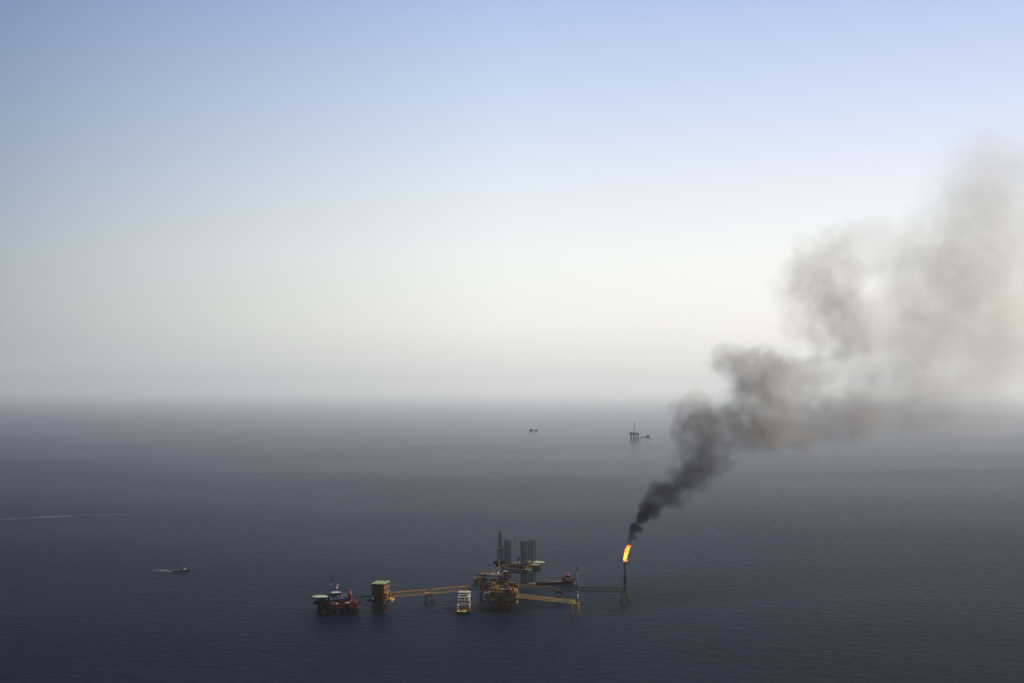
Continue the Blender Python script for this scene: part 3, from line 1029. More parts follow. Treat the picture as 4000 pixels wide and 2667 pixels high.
for x in (-22.5, 22.5):
    for y in (-20, 17):
        MB().ring(x, y, -8, 10, 7.2, 16).build('column', M['maroon'], F_, True)
for y in (-20, 17):
    MB().ring(0, y, -8, 10, 4.6, 12).build('column', M['maroon'], F_, True)
    MB().b2(-34, y - 6, -9, 34, y + 6, -2).build('pontoon', M['maroon'], F_)
m = MB()
for s in (-1, 1):
    m.bar((s * 22.5, -20, 3), (s * 22.5, 17, 3), 1.0, n=8)
    m.bar((s * 22.5, -20, 4), (0, -20, 11), .7, n=8).bar((s * 22.5, 17, 4), (0, 17, 11), .7, n=8)
m.build('cross_brace', M['maroon'], F_)
HX, HY = 27, 32
hull = [(-HX, -HY + 5), (-HX + 5, -HY), (HX - 5, -HY), (HX, -HY + 5), (HX, HY - 5), (HX - 5, HY), (-HX + 5, HY), (-HX, HY - 5)]
dk = MB().prism(hull, 9.5, 18.5).build('deck_hull', M['red'], F_)
MB().rail(hull, 18.5, h=1.4, r=.1).build('handrail', M['redb'], dk)
for x, y, w_, d_ in ((-30, 24, 7, 8), (-30, -18, 7, 6), (30, -12, 7, 8), (31, 20, 7, 7), (10, -33, 8, 4), (-12, -33.5, 8, 5)):
    MB().box(x, y, 15.5, w_, d_, 5).box(x, y, 12.2, w_ * .6, d_ * .6, 2).build('anchor_winch_platform', M['red'], F_)
lb = MB().b2(-24, -22, 18.5, 16, 22, 24.6).build('blue_accommodation_block', M['blue'], F_)
for k in range(2):
    for i in range(11):
        MB().b2(-22 + i * 3.4, -22.12, 19.6 + k * 2.7, -20.6 + i * 3.4, -22, 20.7 + k * 2.7).build('window', M['glass'], lb)
MB().b2(-25, -8, 24.6, -10, 12, 25.4).build('helideck_support', M['blued'], F_)
hx, hy = px_local(1254, 2332)
helideck(F_, hx, hy, 26.2, 13.2)
MB().box(hx + 1, hy - 3, 23, 14, 14, 4).build('blue_cabin', M['blue'], F_)
hx, hy = px_local(1314, 2340)
cb = MB().box(hx, hy, 28, 13, 13, 6.2).build('blue_cabin', M['blue'], F_)
MB().box(hx, hy, 31.3, 13.6, 13.6, .4).build('roof', M['white'], cb)
for i in range(3):
    MB().box(hx - 3.6 + i * 3.6, hy, 31.9, 2, 9, .8).build('roof_duct', M['lblue'], cb)
hx2, hy2 = px_local(1275, 2318)
cb = MB().box(hx2, hy2, 25.6, 9, 6, 3).build('blue_cabin', M['blue'], F_)
MB().box(hx2, hy2, 27.3, 9.4, 6.4, .35).build('roof', M['lblue'], cb)
hx2, hy2 = px_local(1292, 2343)
cb = MB().box(hx2, hy2, 26.4, 7, 8, 3.4).build('blue_cabin', M['blued'], F_)
MB().box(hx2, hy2, 28.3, 7.4, 8.4, .35).build('roof', M['lblue'], cb)
clutter(F_, 14, -20, -20, 15, 4, 24.6, 51, ['ochre', 'dark', 'bright', 'grey', 'ochre_dark'], 1.5, 4, .8, 2.2)
clutter(F_, 24, -25, -31, 25, -22.6, 18.5, 52, ['red', 'redb', 'dark', 'pale', 'maroon', 'tan'], 1.5, 4, 1, 3)
clutter(F_, 12, 16.5, -24, 26, 28, 18.5, 53, ['red', 'redb', 'dark', 'pale', 'orange'], 1.5, 4, 1, 3)
clutter(F_, 10, -26, -22, -24, 28, 18.5, 54, ['red', 'dark', 'pale'], 1.0, 1.9, 1, 3)
for i in range(4):
    x_, y_ = px_local(1352 + i * 5, 2303 + i)
    MB().ball((x_, y_, 20), .95, 8, 6).ring(x_, y_, 18.5, 19.4, .6, 8).build('white_liferaft_canister', M['white'], F_, True)
x_, y_ = px_local(1317, 2296)
tank(F_, (x_ - 1.6, y_, 19.6), (x_ + 1.6, y_, 19.6), 1.0, M['pale'], 'white_tank')
# cone-shaped tower and the shorter red crane post
cx_, cy_ = px_local(1370, 2312)
MB().ring(cx_, cy_, 18.5, 24, 3.0, 14).bar((cx_, cy_, 24), (cx_, cy_, 37.5), 3.3, 1.6, n=14).bar((cx_, cy_, 37.5), (cx_, cy_, 40), 1.2, .8, n=10).build('red_cone_tower', M['redb'], F_, True)
cx_, cy_ = px_local(1289, 2303)
MB().ring(cx_, cy_, 18.5, 27, 2.2, 12).bar((cx_, cy_, 27), (cx_, cy_, 33.5), 2.4, 1.5, n=12).box(cx_, cy_, 34.4, 5.2, 4.2, 1.2).build('red_crane_post', M['red'], F_)
MB().box(cx_ + 1.6, cy_ - 2.4, 25, 1.6, 1, 2).build('red_marker_box', M['redb'], F_)
b_ = Vector((*px_local(1290, 2338), 27))
t_ = Vector((*px_local(1302, 2338), 59.5))
crane(F_, (b_.x, b_.y, 24), 3.5, t_, 2.1, ('red', 'blued', 'red'), r=1.6,
      segs=[(0, .09, 'pale'), (.09, .38, 'red'), (.38, .62, 'pale'), (.62, 1, 'maroon')])
b_ = px_local(1364, 2322)
t_ = Vector((*px_local(1326, 2322), 36.5))
crane(F_, (b_[0], b_[1], 18.5), 6, t_, 2.6, ('redb', 'redb', 'red'), r=1.8,
      segs=[(0, .2, 'redb'), (.2, .55, 'pale'), (.55, .66, 'redb'), (.66, .92, 'pale'), (.92, 1, 'redb')])
x_, y_ = px_local(1320, 2345)
MB().bar((x_, y_, 28), (x_, y_, 38), .3).build('aerial_post', M['dark'], F_)
MB().ball((x_ - .6, y_, 38.5), 1.7, 12, 8).build('satellite_dome', M['white'], F_, True)
MB().ball((x_ + .6, y_ - .3, 41.8), 1.5, 12, 8).build('satellite_dome', M['white'], F_, True)
MB().box(x_ - .4, y_ - 1.4, 35.6, 1.2, .8, 1.2).build('lamp_housing', M['orange'], F_)
MB().bar((-27, -4, 20), (-37, 2, 21), .3).bar((-27, 0, 20), (-37, 2, 21), .3).build('burner_boom', M['dark'], F_)
MB().b2(8, -19, 24.7, 14, -14, 26.4).build('equipment_module', M['bright'], F_)

# gangway from the rig to the quarters platform
a3 = Vector((gx(1378, 2326), 2326, 23.5))
b3 = Vector((gx(1452, 2345), 2345, 25.2))
G_ = thing('gangway', 'thin dark lattice gangway from the red floating rig to the tall quarters platform', 'gangway', a3, 0)
d3 = b3 - a3
lattice(MB(), (0, 0, 0), d3, 1.5, 1.5, 2.4, .16, .12).build('truss', M['dark'], G_)
m = MB()
m.bar((0, 0, -.7), d3 + Vector((0, 0, -.7)), .5)
m.build('walkway', M['ochre_dark'], G_)

# ------------------------------------------------------------------ jack-up drilling rig
J_ = thing('jackup_rig', 'grey jack-up drilling rig on three tall black lattice legs behind the central platforms', 'oil rig', (15, 2665, 0), 0)


def J(x, D, z=None):
    return (x - 15, D - 2665) if z is None else (x - 15, D - 2665, z)


outl = [J(8, 2637), J(29, 2633), J(36.5, 2638), J(53, 2674), J(50, 2698), J(-14, 2702), J(-24, 2672), J(-10, 2652)]
low = [J(10, 2640), J(29, 2635), J(35.5, 2640), J(50, 2674), J(47, 2692), J(-10, 2694), J(-18, 2672), J(-6, 2656)]
h_ = MB().prism(low, 20.8, 23.5, outl).prism(outl, 23.5, 29.5).build('hull', M['hullgrey'], J_)
MB().rail(outl, 29.5, h=1.3, r=.1).build('handrail', M['ochre'], h_)
for nm, (x, D_, top, rot) in enumerate(((-8.6, 2670, 78.6, .38), (22.3, 2646, 79.2, .38), (37.6, 2676, 77.8, 0))):
    jx, jy = J(x, D_)
    lattice(MB(), (jx, jy, -4), (jx, jy, top), 6.4, 6.4, 4.1, .62, .34, rot=rot, k=True).build('lattice_leg', M['black'], J_)
    MB().ring(jx, jy, 29.5, 34, 8.0, 8, rot + .39).build('jack_house', M['rusty'], J_)
# ribbed side wall under the helideck
rb = MB().b2(*J(37, 2642), 24, *J(52, 2672), 36.5).build('ribbed_cabin_block', M['hullgrey'], J_)
for i in range(9):
    y_ = 2642 + i * 3.6
    MB().b2(*J(52, y_), 23, *J(53, y_ + .8), 36).build('wall_rib', M['grey'], rb)
for i in range(4):
    MB().b2(*J(38.5 + i * 3.4, 2641.2), 24, *J(39.3 + i * 3.4, 2642), 36).build('wall_rib', M['grey'], rb)
MB().b2(*J(29.2, 2631.6), 21.6, *J(35, 2632.8), 28.6).build('sunlit_corner_panel', M['pale'], J_)  # added pale sheet: sunlight on the hull's corner facet put into colour
helideck(J_, *J(50.3, 2668), 38.8, 11.4, top='deckgreen')
MB().b2(*J(42, 2676), 29.5, *J(50, 2692), 38).build('cabin_block', M['grey'], J_)
for (x, D_, w_, z0, z1, mt) in ((30, 2668, 9, 29.5, 40, 'pale'), (9, 2658, 8, 29.5, 38.5, 'pale'), (15, 2680, 9, 29.5, 36, 'grey'), (28, 2655, 6, 34, 38, 'grey')):
    MB().b2(*J(x - w_ / 2, D_ - 4), z0, *J(x + w_ / 2, D_ + 4), z1).box(*J(x, D_), z1 + .2, w_ + .8, 9, .4).build('deck_house', M[mt], J_)
MB().ball(J(33.5, 2660, 40.4), 1.7, 10, 8).bar(J(33.5, 2660, 36), J(33.5, 2660, 39.5), .5).build('satellite_dome', M['white'], J_, True)
clutter(J_, 22, *J(-12, 2656), *J(14, 2694), 29.5, 61, ['ochre', 'ochre_dark', 'tan', 'dark', 'rusty'], hmax=4.5)
clutter(J_, 18, *J(8, 2637), *J(34, 2664), 29.5, 62, ['ochre_dark', 'dark', 'rusty', 'grey'], hmax=6)
clutter(J_, 12, *J(24, 2640), *J(48, 2690), 29.5, 63, ['ochre', 'tan', 'dark', 'rusty', 'pale'], hmax=8)
clutter(J_, 26, *J(-20, 2650), *J(44, 2690), 29.5, 65, ['ochre', 'ochre_dark', 'tan', 'dark', 'rusty', 'black'], 2, 6, 2, 6)
pipes(J_, 10, *J(-10, 2650), 30, *J(36, 2660), 36, 64, ('ochre', 'dark', 'rusty'))
# drill floor on its cantilever, derrick
cxx, cyy = J(-22.7, 2680)
MB().b2(cxx - 8, cyy - 8, 29.8, cxx + 14, cyy + 8, 34.5).build('cantilever_beam', M['dark'], J_)
MB().bar((cxx - 10, cyy - 4, 30), (cxx - 20, cyy - 4, 31), .5).box(cxx - 20, cyy - 4, 31.5, 3, 3, 2).build('outrigger', M['dark'], J_)
df = MB().b2(cxx - 12, cyy - 8, 34.5, cxx + 9, cyy + 8, 36).b2(cxx - 12, cyy - 8, 36, cxx + 9, cyy - 7.4, 40).b2(cxx + 8.4, cyy - 8, 36, cxx + 9, cyy + 8, 40).b2(cxx - 12, cyy - 8, 36, cxx - 11.4, cyy + 8, 40)
df = df.build('blue_drill_floor', M['blue'], J_)
MB().b2(cxx - 4, cyy - 7, 39.8, cxx + 1, cyy - 3, 41.2).build('white_cabin', M['white'], df)
for q_ in (-2.2, 2.4):
    lattice(MB(), (cxx + q_, cyy, 36), (cxx + q_ * .5, cyy, 84), .9, .7, 2.2, .16, .12).build('guide_rail', M['dark'], J_)
dr = lattice(MB(), (cxx, cyy, 36), (cxx, cyy, 88), 8.6, 3.4, 4.3, .36, .2).build('derrick', M['dark'], J_)
MB().box(cxx, cyy, 89, 6, 6, 1).box(cxx, cyy, 91, 3, 3, 3).bar((cxx - 4, cyy, 94), (cxx + 4, cyy, 94), .35).bar((cxx, cyy, 92), (cxx, cyy, 95.5), .3).build('crown_block', M['dark'], dr)
MB().bar((cxx + .5, cyy, 38), (cxx + .5, cyy, 86), .5, n=8).box(cxx + .5, cyy, 60, 1.6, 1.6, 5).build('travelling_block', M['rusty'], dr)
MB().box(cxx + 5.5, cyy - 3, 52, 1.6, 1.8, 30).build('stand_rack', M['dark'], dr)
MB().box(cxx, cyy, 63, 13, 11, .5).build('monkey_board', M['rusty'], dr)
crane(J_, J(11, 2652, 29.5), 16.5, (J(6.2, 2652)[0], J(6.2, 2652)[1], 84), 1.8, ('grey', 'dark', 'pale'), r=1.5, segs=[(0, .82, 'pale'), (.82, 1, 'redb')])
crane(J_, J(21, 2690, 29.5), 14, (J(15.5, 2690)[0], J(15.5, 2690)[1], 81), 1.8, ('grey', 'dark', 'pale'), r=1.5, segs=[(0, .78, 'pale'), (.78, 1, 'redb')])
MB().bar(J(-11.5, 2660, 29.5), J(-11.5, 2660, 41), .4).box(*J(-11.5, 2660), 42, 1.4, 1.4, 3).build('orange_hose_post', M['orange'], J_)
for i in range(5):
    MB().bar(J(-8 + i * 2.2, 2662, 29), J(-8 + i * 2.2, 2662, -3), .17, n=6).build('conductor_pipe', M['dark'], J_)


# ------------------------------------------------------------------ ships
def hull_mesh(L_, B_, fb, bow, draft=2.5, stern_w=.92, flare_=.35, sheer0=.62):
    """ship hull, stern at x=0, bow at x=L: lofted sections; fb freeboard aft, bow = freeboard at the bow"""
    V, F = [], []
    ns = 22
    for i in range(ns + 1):
        t = i / ns
        w = B_ / 2 * (stern_w + (1 - stern_w) * min(1, t * 4))
        if t > .62:
            q = (t - .62) / .38
            w *= max(.02, (1 - q ** 2.2))
        k = max(0, (t - sheer0) / (1 - sheer0))
        top = fb + (bow - fb) * min(1, k * 1.7) ** 1.2
        x = L_ * t
        rake = max(0, (t - .8) / .2) * 4.5
        wl = w * (1 - flare_ * max(0, (t - .5) * 2))
        V += [(x, -w, top), (x - rake * .5, -wl, 0), (x - rake, -wl * .7, -draft), (x - rake, wl * .7, -draft), (x - rake * .5, wl, 0), (x, w, top)]
    for i in range(ns):
        for j in range(5):
            a = i * 6 + j
            F.append((a, a + 6, a + 7, a + 1))
        F.append((i * 6 + 5, (i + 1) * 6 + 5, (i + 1) * 6, i * 6))
    F += [(5, 4, 3, 2, 1, 0)[::-1], tuple(ns * 6 + k for k in range(6))[::-1]]
    return V, F


# supply ship beside the jack-up
a_, b_ = sea(2098, 2283), sea(2241, 2275.5)
d_ = b_ - a_
S_ = thing('supply_ship', 'dark red supply ship with long low cargo deck, beside the jack-up legs', 'ship', a_, math.atan2(d_.y, d_.x), 'ships and boats')
LL = d_.length + 3
m = MB().add(*hull_mesh(LL, 15, 4.4, 10.5))
m.build('hull', M['maroon'], S_)
m = MB()
for s in (-1, 1):
    m.bar((2, s * 7.2, 5.6), (LL * .66, s * 7.4, 5.6), .32)
    for i in range(18):
        m.bar((3 + i * (LL * .62) / 18, s * 7.2, 4.3), (3 + i * (LL * .62) / 18, s * 7.2, 5.6), .18)
m.build('bulwark_rail', M['redb'], S_)
MB().bar((LL * .62, -7.7, 6.6), (LL * .80, -7.3, 7.6), .32).bar((LL * .80, -7.3, 7.6), (LL * .97, -2.2, 9.9), .32).build('bow_stripe', M['redb'], S_)
rnd = random.Random(3)
for i in range(13):
    x = 14 + i * 2.6
    MB().b2(x, -5.4, 4.45, x + 1.9, -2.6, 4.45 + rnd.uniform(.8, 1.5)).build('deck_cargo', M[rnd.choice(('white', 'bright', 'redb', 'pale', 'pale'))], S_)
for x, y, w in ((4, 0, 5), (10, 2, 6), (9, -4, 4), (24, 3, 9)):
    MB().box(x, y, 5.3, w, 4, 1.8).build('deck_cargo', M['dark'], S_)
x0 = LL * .745
st = MB().b2(x0 - 4, -6, 4.4, x0 + 11, 6, 9.2).build('lower_deckhouse', M['grey'], S_)
MB().b2(x0 - 1, -5.2, 9.2, x0 + 9, 5.2, 12).build('upper_deckhouse', M['pale'], S_)
br = MB().prism([(x0 + 1, -4.6), (x0 + 8.2, -4.6), (x0 + 8.2, 4.6), (x0 + 1, 4.6)], 12, 14.6,
                [(x0 + .4, -5), (x0 + 9, -5), (x0 + 9, 5), (x0 + .4, 5)]).build('wheelhouse', M['glass'], S_)
MB().b2(x0 + .2, -5.3, 14.6, x0 + 9.2, 5.3, 15.8).build('roof_band', M['redb'], br)
MB().b2(x0 + 3, -5.5, 14.9, x0 + 9.4, -5.3, 15.5).build('roof_stripe', M['white'], br)
MB().bar((x0 + 4, 0, 15.8), (x0 + 4, 0, 23), .28).bar((x0 + 4, -1.5, 20), (x0 + 4, 1.5, 20), .2).build('mast', M['dark'], S_)
MB().ball((x0 + 5.6, 1, 19), .9, 8, 6).bar((x0 + 5.6, 1, 15.8), (x0 + 5.6, 1, 18.4), .2).build('radar_dome', M['white'], S_)
MB().ball((x0 + .4, 2, 19.2), .9, 8, 6).bar((x0 + .4, 2, 15.8), (x0 + .4, 2, 18.6), .2).build('radar_dome', M['white'], S_)
MB().bar((x0 + 11.2, -3, 9), (x0 + 10, -3, 12.6), .5).build('white_brace', M['white'], S_)
MB().b2(x0 - 5, -5.6, 4.4, x0 - 2, -3, 10.6).build('funnel', M['dark'], S_)
MB().b2(x0 - 5, 3, 4.4, x0 - 2, 5.6, 10.6).build('funnel', M['dark'], S_)
MB().bar((LL - 4, 0, 10), (LL - 4, 0, 17), .14).build('bow_mast', M['dark'], S_)

# white multi-purpose vessel seen from astern
a_ = sea(1810, 2398)
V_ = thing('offshore_vessel', 'white offshore vessel seen from astern, yellow rear deck, below the tan footbridge', 'ship', a_, R(90.5), 'ships and boats')
LV, BV = 88.0, 22.2
MB().add(*hull_mesh(LV, BV, 4.0, 11, sheer0=.35, stern_w=1.0)).build('hull', M['maroon'], V_)
MB().b2(.5, -10.8, 4.02, 15, 10.8, 4.2).build('yellow_rear_deck', M['deckyel'], V_)
MB().b2(-.25, -11.1, 3.4, .2, 11.1, 4.5).build('stern_rail', M['tan'], V_)
m = MB()
text_rows(m, 7.0, -7.0, 0, 0, 14, .55)
o = m.build('stern_lettering', M['pale'], V_, loc=(-.12, 0, 2.2))
o.rotation_euler = (0, 0, R(90))
for s in (-1, 1):
    m = MB().b2(0.2, s * 10.9, 4, 44, s * 9.4, 8)
    m.b2(6, s * 10.9, 8, 20, s * 9.2, 9.4)
    m.build('side_bulwark', M['grey'], V_)
MB().b2(15, -9, 4.2, 32, 9, 4.6).build('working_deck', M['rusty'], V_)
clutter(V_, 9, 3, -9.5, 14, 9.5, 4.2, 71, ['bright', 'deckyel', 'dark', 'orange', 'pale'], 1.5, 4, .8, 2)
clutter(V_, 9, 15, -8.5, 30, 8.5, 4.6, 72, ['rusty', 'dark', 'rusty', 'orange', 'dark'], 1.5, 5, 1, 3)
MB().bar((18, -9.5, 4), (18, -9.5, 11.5), .8).bar((18, 9.5, 4), (18, 9.5, 11), .8).bar((18, -9.5, 11), (18, 9.5, 11), .5).build('stern_gantry', M['pale'], V_)
for s in (-6, -1, 2.2, 7):
    MB().box(30, s, 10.4, .8, .9, .9).build('lamp_housing', M['bright'], V_)
MB().b2(30, -5.5, 9, 31, -2, 10).build('red_banner_panel', M['redb'], V_)
l1 = MB().b2(31, -9.5, 4.2, 76, 9.5, 11.5).build('lower_deckhouse', M['grey'], V_)
MB().b2(30.4, -9.8, 11.5, 76, 9.8, 11.8).build('deck_edge', M['pale'], l1)
l2 = MB().b2(38, -8, 11.8, 74, 8, 16.5).build('middle_deckhouse', M['grey'], V_)
MB().b2(37, -10, 16.5, 75, 10, 16.9).build('deck_edge', M['pale'], l2)
l3 = MB().b2(46, -8.8, 16.9, 72, 8.8, 20.5).build('upper_deckhouse', M['pale'], V_)
MB().b2(45.8, -8.4, 18.2, 46, 8.4, 19.6).build('window_band', M['glass'], l3)
MB().b2(45, -10.4, 20.5, 72, 10.4, 20.9).build('deck_edge', M['pale'], l3)
l4 = MB().b2(52, -5.5, 20.9, 68, 5.5, 23.5).build('wheelhouse', M['grey'], V_)
MB().b2(51.8, -5, 21.6, 52, 5, 22.8).build('window_band', M['glass'], l4)
for s in (-1, 1):
    MB().b2(40, s * 10.6, 8, 50, s * 8.4, 14).b2(41, s * 10.2, 14, 43, s * 9, 17).build('funnel', M['pale' if s < 0 else 'white'], V_)
    tank(V_, (34, s * 10.4, 12.8), (41, s * 10.4, 12.8), 1.3, M['orange' if s < 0 else 'dark'], 'lifeboat')
    tank(V_, (22, s * 9.6, 8.5), (22, s * 9.6, 12.5), 1.1, M['white'], 'deck_crane_post')
    MB().ball((57, s * 7.5, 22.8), 1.5, 10, 8).ring(57, s * 7.5, 20.9, 22, .6, 8).build('radar_dome', M['white'], V_, True)
    MB().bar((60, s * 8, 20.9), (66, s * 9.5, 25), .35).bar((72, s * 8, 12), (72, s * 9.5, 25), .35).build('helideck_strut', M['white'], V_)
clutter(V_, 9, 32, -8.5, 38, 8.5, 11.8, 73, ['white', 'pale', 'dark', 'orange', 'tan'], 1.2, 3, 1, 3)
clutter(V_, 9, 39, -7.5, 46, 7.5, 16.9, 74, ['white', 'pale', 'dark', 'dark', 'grey'], 1.2, 3, 1, 2.5)
hd = MB().ring(73, 0, 25, 25.9, 11.4, 8, .39).build('helideck', M['pale'], V_)
MB().ring(73, 0, 25.92, 25.95, 6, 16).build('landing_circle', M['deckyel'], hd)
MB().rail([(73 + 12 * math.cos(math.pi * i / 4 + .39), 12 * math.sin(math.pi * i / 4 + .39)) for i in range(8)], 24.8, h=1).build('safety_net_frame', M['red'], hd)
for s in (-3, 0, 3):
    MB().bar((62, s, 23.5), (62, s, 31 - abs(s) * .6), .22).box(62, s, 29 - abs(s) * .5, .5, 2.2, .5).build('mast', M['dark'], V_)

# crew boat on the left
a_, b_ = sea(675, 2231.5), sea(741, 2228)
d_ = b_ - a_
C_ = thing('crew_boat', 'small black crew boat with white sloped cabin trailing a pale wake on the left', 'boat', a_, math.atan2(d_.y, d_.x), 'ships and boats')
LB = d_.length
MB().add(*hull_mesh(LB, 7.6, 1.9, 4.0, 1.2)).build('hull', M['black'], C_)
MB().prism([(LB * .60, -2.8), (LB * .88, -2.0), (LB * .88, 2.0), (LB * .60, 2.8)], 2.2, 5.0, [(LB * .62, -2.4), (LB * .76, -1.8), (LB * .76, 1.8), (LB * .62, 2.4)]).build('cabin', M['white'], C_)
MB().b2(LB * .57, -2.75, 4.0, LB * .73, -2.45, 5.0).build('window_band', M['glass'], C_)
MB().b2(LB * .57, -1.9, 5.6, LB * .68, 1.9, 7.4).build('wheelhouse', M['grey'], C_)
MB().bar((LB * .66, 0, 7.4), (LB * .66, 0, 11), .16).ball((LB * .70, 0, 8.2), .6, 8, 6).build('mast', M['dark'], C_)
MB().b2(LB * .06, -2.6, 1.9, LB * .24, 2.6, 2.9).build('deck_cargo', M['ochre'], C_)
MB().box(LB * .33, 0, 2.8, 1.6, 1.6, 1.8).build('winch_housing', M['white'], C_)
MB().rail([(0, -3.4), (LB * .5, -3.6), (LB * .5, 3.6), (0, 3.4)], 1.9, h=1.1).build('handrail', M['dark'], C_)

# ------------------------------------------------------------------ far away: drilling rig, its supply boat, a ship
p = sea(2479, 1709)
T_ = thing('distant_rig', 'pale hazy drilling rig with a single tall derrick far out near the horizon', 'oil rig', p, 0)
for x in (-23, -7, 8, 24):
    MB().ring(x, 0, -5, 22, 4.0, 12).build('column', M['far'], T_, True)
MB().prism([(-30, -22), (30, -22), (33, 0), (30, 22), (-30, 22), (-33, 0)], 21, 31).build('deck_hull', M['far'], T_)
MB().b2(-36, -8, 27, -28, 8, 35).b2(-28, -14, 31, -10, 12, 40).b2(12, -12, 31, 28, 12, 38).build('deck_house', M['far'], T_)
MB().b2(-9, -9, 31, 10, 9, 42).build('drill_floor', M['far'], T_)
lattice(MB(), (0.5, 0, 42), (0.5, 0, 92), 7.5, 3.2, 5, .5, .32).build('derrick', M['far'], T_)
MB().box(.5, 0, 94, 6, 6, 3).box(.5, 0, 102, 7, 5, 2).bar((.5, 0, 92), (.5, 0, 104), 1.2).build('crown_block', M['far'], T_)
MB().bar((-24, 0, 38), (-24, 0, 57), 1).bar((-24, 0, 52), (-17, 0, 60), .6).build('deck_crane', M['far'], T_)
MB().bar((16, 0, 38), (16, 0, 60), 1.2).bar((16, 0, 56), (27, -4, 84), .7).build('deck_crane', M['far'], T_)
a_, b_ = sea(2500, 1706.5), sea(2537, 1706)
T2 = thing('distant_supply_boat', 'tiny pale supply boat with white wash beside the distant rig', 'boat', a_, 0, 'ships and boats')
L2 = (b_ - a_).length
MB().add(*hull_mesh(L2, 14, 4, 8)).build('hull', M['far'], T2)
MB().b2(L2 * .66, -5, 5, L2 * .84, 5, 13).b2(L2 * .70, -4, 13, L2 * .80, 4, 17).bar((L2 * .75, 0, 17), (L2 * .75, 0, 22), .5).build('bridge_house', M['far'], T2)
a_, b_ = sea(2066, 1681), sea(2100, 1680.5)
T3 = thing('distant_ship', 'faint ship silhouette far off near the horizon left of the distant rig', 'ship', a_, 0, 'ships and boats')
L3 = (b_ - a_).length
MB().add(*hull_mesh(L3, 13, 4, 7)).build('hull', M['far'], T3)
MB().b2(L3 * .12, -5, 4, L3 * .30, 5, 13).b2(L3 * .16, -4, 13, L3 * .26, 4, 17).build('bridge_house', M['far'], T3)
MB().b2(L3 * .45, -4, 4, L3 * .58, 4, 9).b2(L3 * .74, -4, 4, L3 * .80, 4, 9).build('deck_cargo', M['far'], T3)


# ------------------------------------------------------------------ foam and wakes on the water
def foam_material(name, amount, col=(.75, .78, .80), scale=.12, stretch=.35):
    m, t, b = nodes(name)
    b.inputs['Base Color'].default_value = col + (1,)
    b.inputs['Roughness'].default_value = .8
    co = t.nodes.new('ShaderNodeTexCoord')
    mp = t.nodes.new('ShaderNodeMapping')
    mp.inputs['Scale'].default_value = (stretch, 1, 1)
    n = t.nodes.new('ShaderNodeTexNoise')
    n.inputs['Scale'].default_value = scale
    n.inputs['Detail'].default_value = 6
    t.links.new(co.outputs['Object'], mp.inputs[0])
    t.links.new(mp.outputs[0], n.inputs['Vector'])
    # foam thins towards the border of the strip
    at_ = t.nodes.new('ShaderNodeAttribute')
    at_.attribute_name = 'edge'
    mr = t.nodes.new('ShaderNodeMapRange')
    mr.inputs['From Min'].default_value = .35
    mr.inputs['From Max'].default_value = .62
    mr.inputs['To Max'].default_value = amount
    t.links.new(n.outputs[0], mr.inputs[0])
    mu = t.nodes.new('ShaderNodeMath')
    mu.operation = 'MULTIPLY'
    t.links.new(mr.outputs[0], mu.inputs[0])
    t.links.new(at_.outputs['Fac'], mu.inputs[1])
    t.links.new(mu.outputs[0], b.inputs['Alpha'])
    return m


def wake(pts, w0, w1, mat, label, z=.12, seed=1):
    """foam strip lying on the water along ground points, width w0 to w1"""
    rnd = random.Random(seed)
    P = [Vector(p) for p in pts]
    V, F, E = [], [], []
    n = 40
    segs = []
    tot = sum((b - a).length for a, b in zip(P, P[1:]))
    for i in range(n + 1):
        d = tot * i / n
        for a, b in zip(P, P[1:]):
            l = (b - a).length
            if d <= l + 1e-4:
                c = a.lerp(b, d / l)
                dr = (b - a).normalized()
                break
            d -= l
        t = i / n
        w = (w0 + (w1 - w0) * t) * rnd.uniform(.75, 1.25)
        nn = Vector((-dr.y, dr.x, 0))
        for k, e in ((-1, 0), (-.45, 1), (.45, 1), (1, 0)):
            q = c + nn * w * .5 * k
            V.append((q.x, q.y, z))
            E.append(e * (1 if 0 < i < n else 0) * (1 - t * .7))
    for i in range(n):
        for k in range(3):
            a = i * 4 + k
            F.append((a, a + 1, a + 5, a + 4))
    me = bpy.data.meshes.new('wake')
    c0 = Vector((V[0][0], V[0][1], 0))
    me.from_pydata([Vector(v) - c0 for v in V], [], F)
    at = me.attributes.new('edge', 'FLOAT', 'POINT')
    for i, e in enumerate(E):
        at.data[i].value = e
    me.materials.append(mat)
    o = bpy.data.objects.new('wake', me)
    COL.objects.link(o)
    o.location = c0
    return tag(o, label, 'wake', kind='stuff')


fw = foam_material('white_foam', 1.0, scale=.2)
ff = foam_material('faint_foam', .30, scale=.05)
fx = foam_material('far_foam', .9, scale=.02)
wake([sea(2104, 2285), sea(2080, 2284), sea(2040, 2282)], 12, 5, fw, 'white propeller foam behind the stern of the dark red supply ship', seed=2)
wake([sea(2240, 2276), sea(2251, 2275.5)], 6, 3, fw, 'small white bow wave ahead of the dark red supply ship', seed=3)
wake([sea(2092, 2276.5), sea(2064, 2276.5)], 9, 7, fw, 'white foam on the water at the feet of the jack-up rig legs', seed=4)
wake([sea(680, 2231.5), sea(650, 2228), sea(612, 2222)], 7, 45, ff, 'pale spreading wake behind the small black crew boat', seed=5)
wake([sea(676, 2233), sea(690, 2233.6)], 3, 2, fw, 'thin white splash along the stern of the black crew boat', seed=6)
wake([sea(2500, 1708), sea(2480, 1707.2)], 26, 20, fx, 'white stern foam between the distant rig and its supply boat', seed=7)
wake([sea(2503, 1709), sea(2538, 1708.5)], 22, 16, fx, 'white bow wash along the hull of the distant supply boat', seed=8)
wake([sea(2538, 1707.5), sea(2600, 1707), sea(2700, 1706)], 26, 40, foam_material('thin_foam', .45, scale=.02), 'long thin wake stretching right from the distant supply boat', seed=9)
wake([sea(-40, 2029), sea(250, 2015), sea(800, 1996)], 26, 40, foam_material('old_foam', .16, scale=.03), 'faint old boat wake crossing the open water at the far left', seed=10)

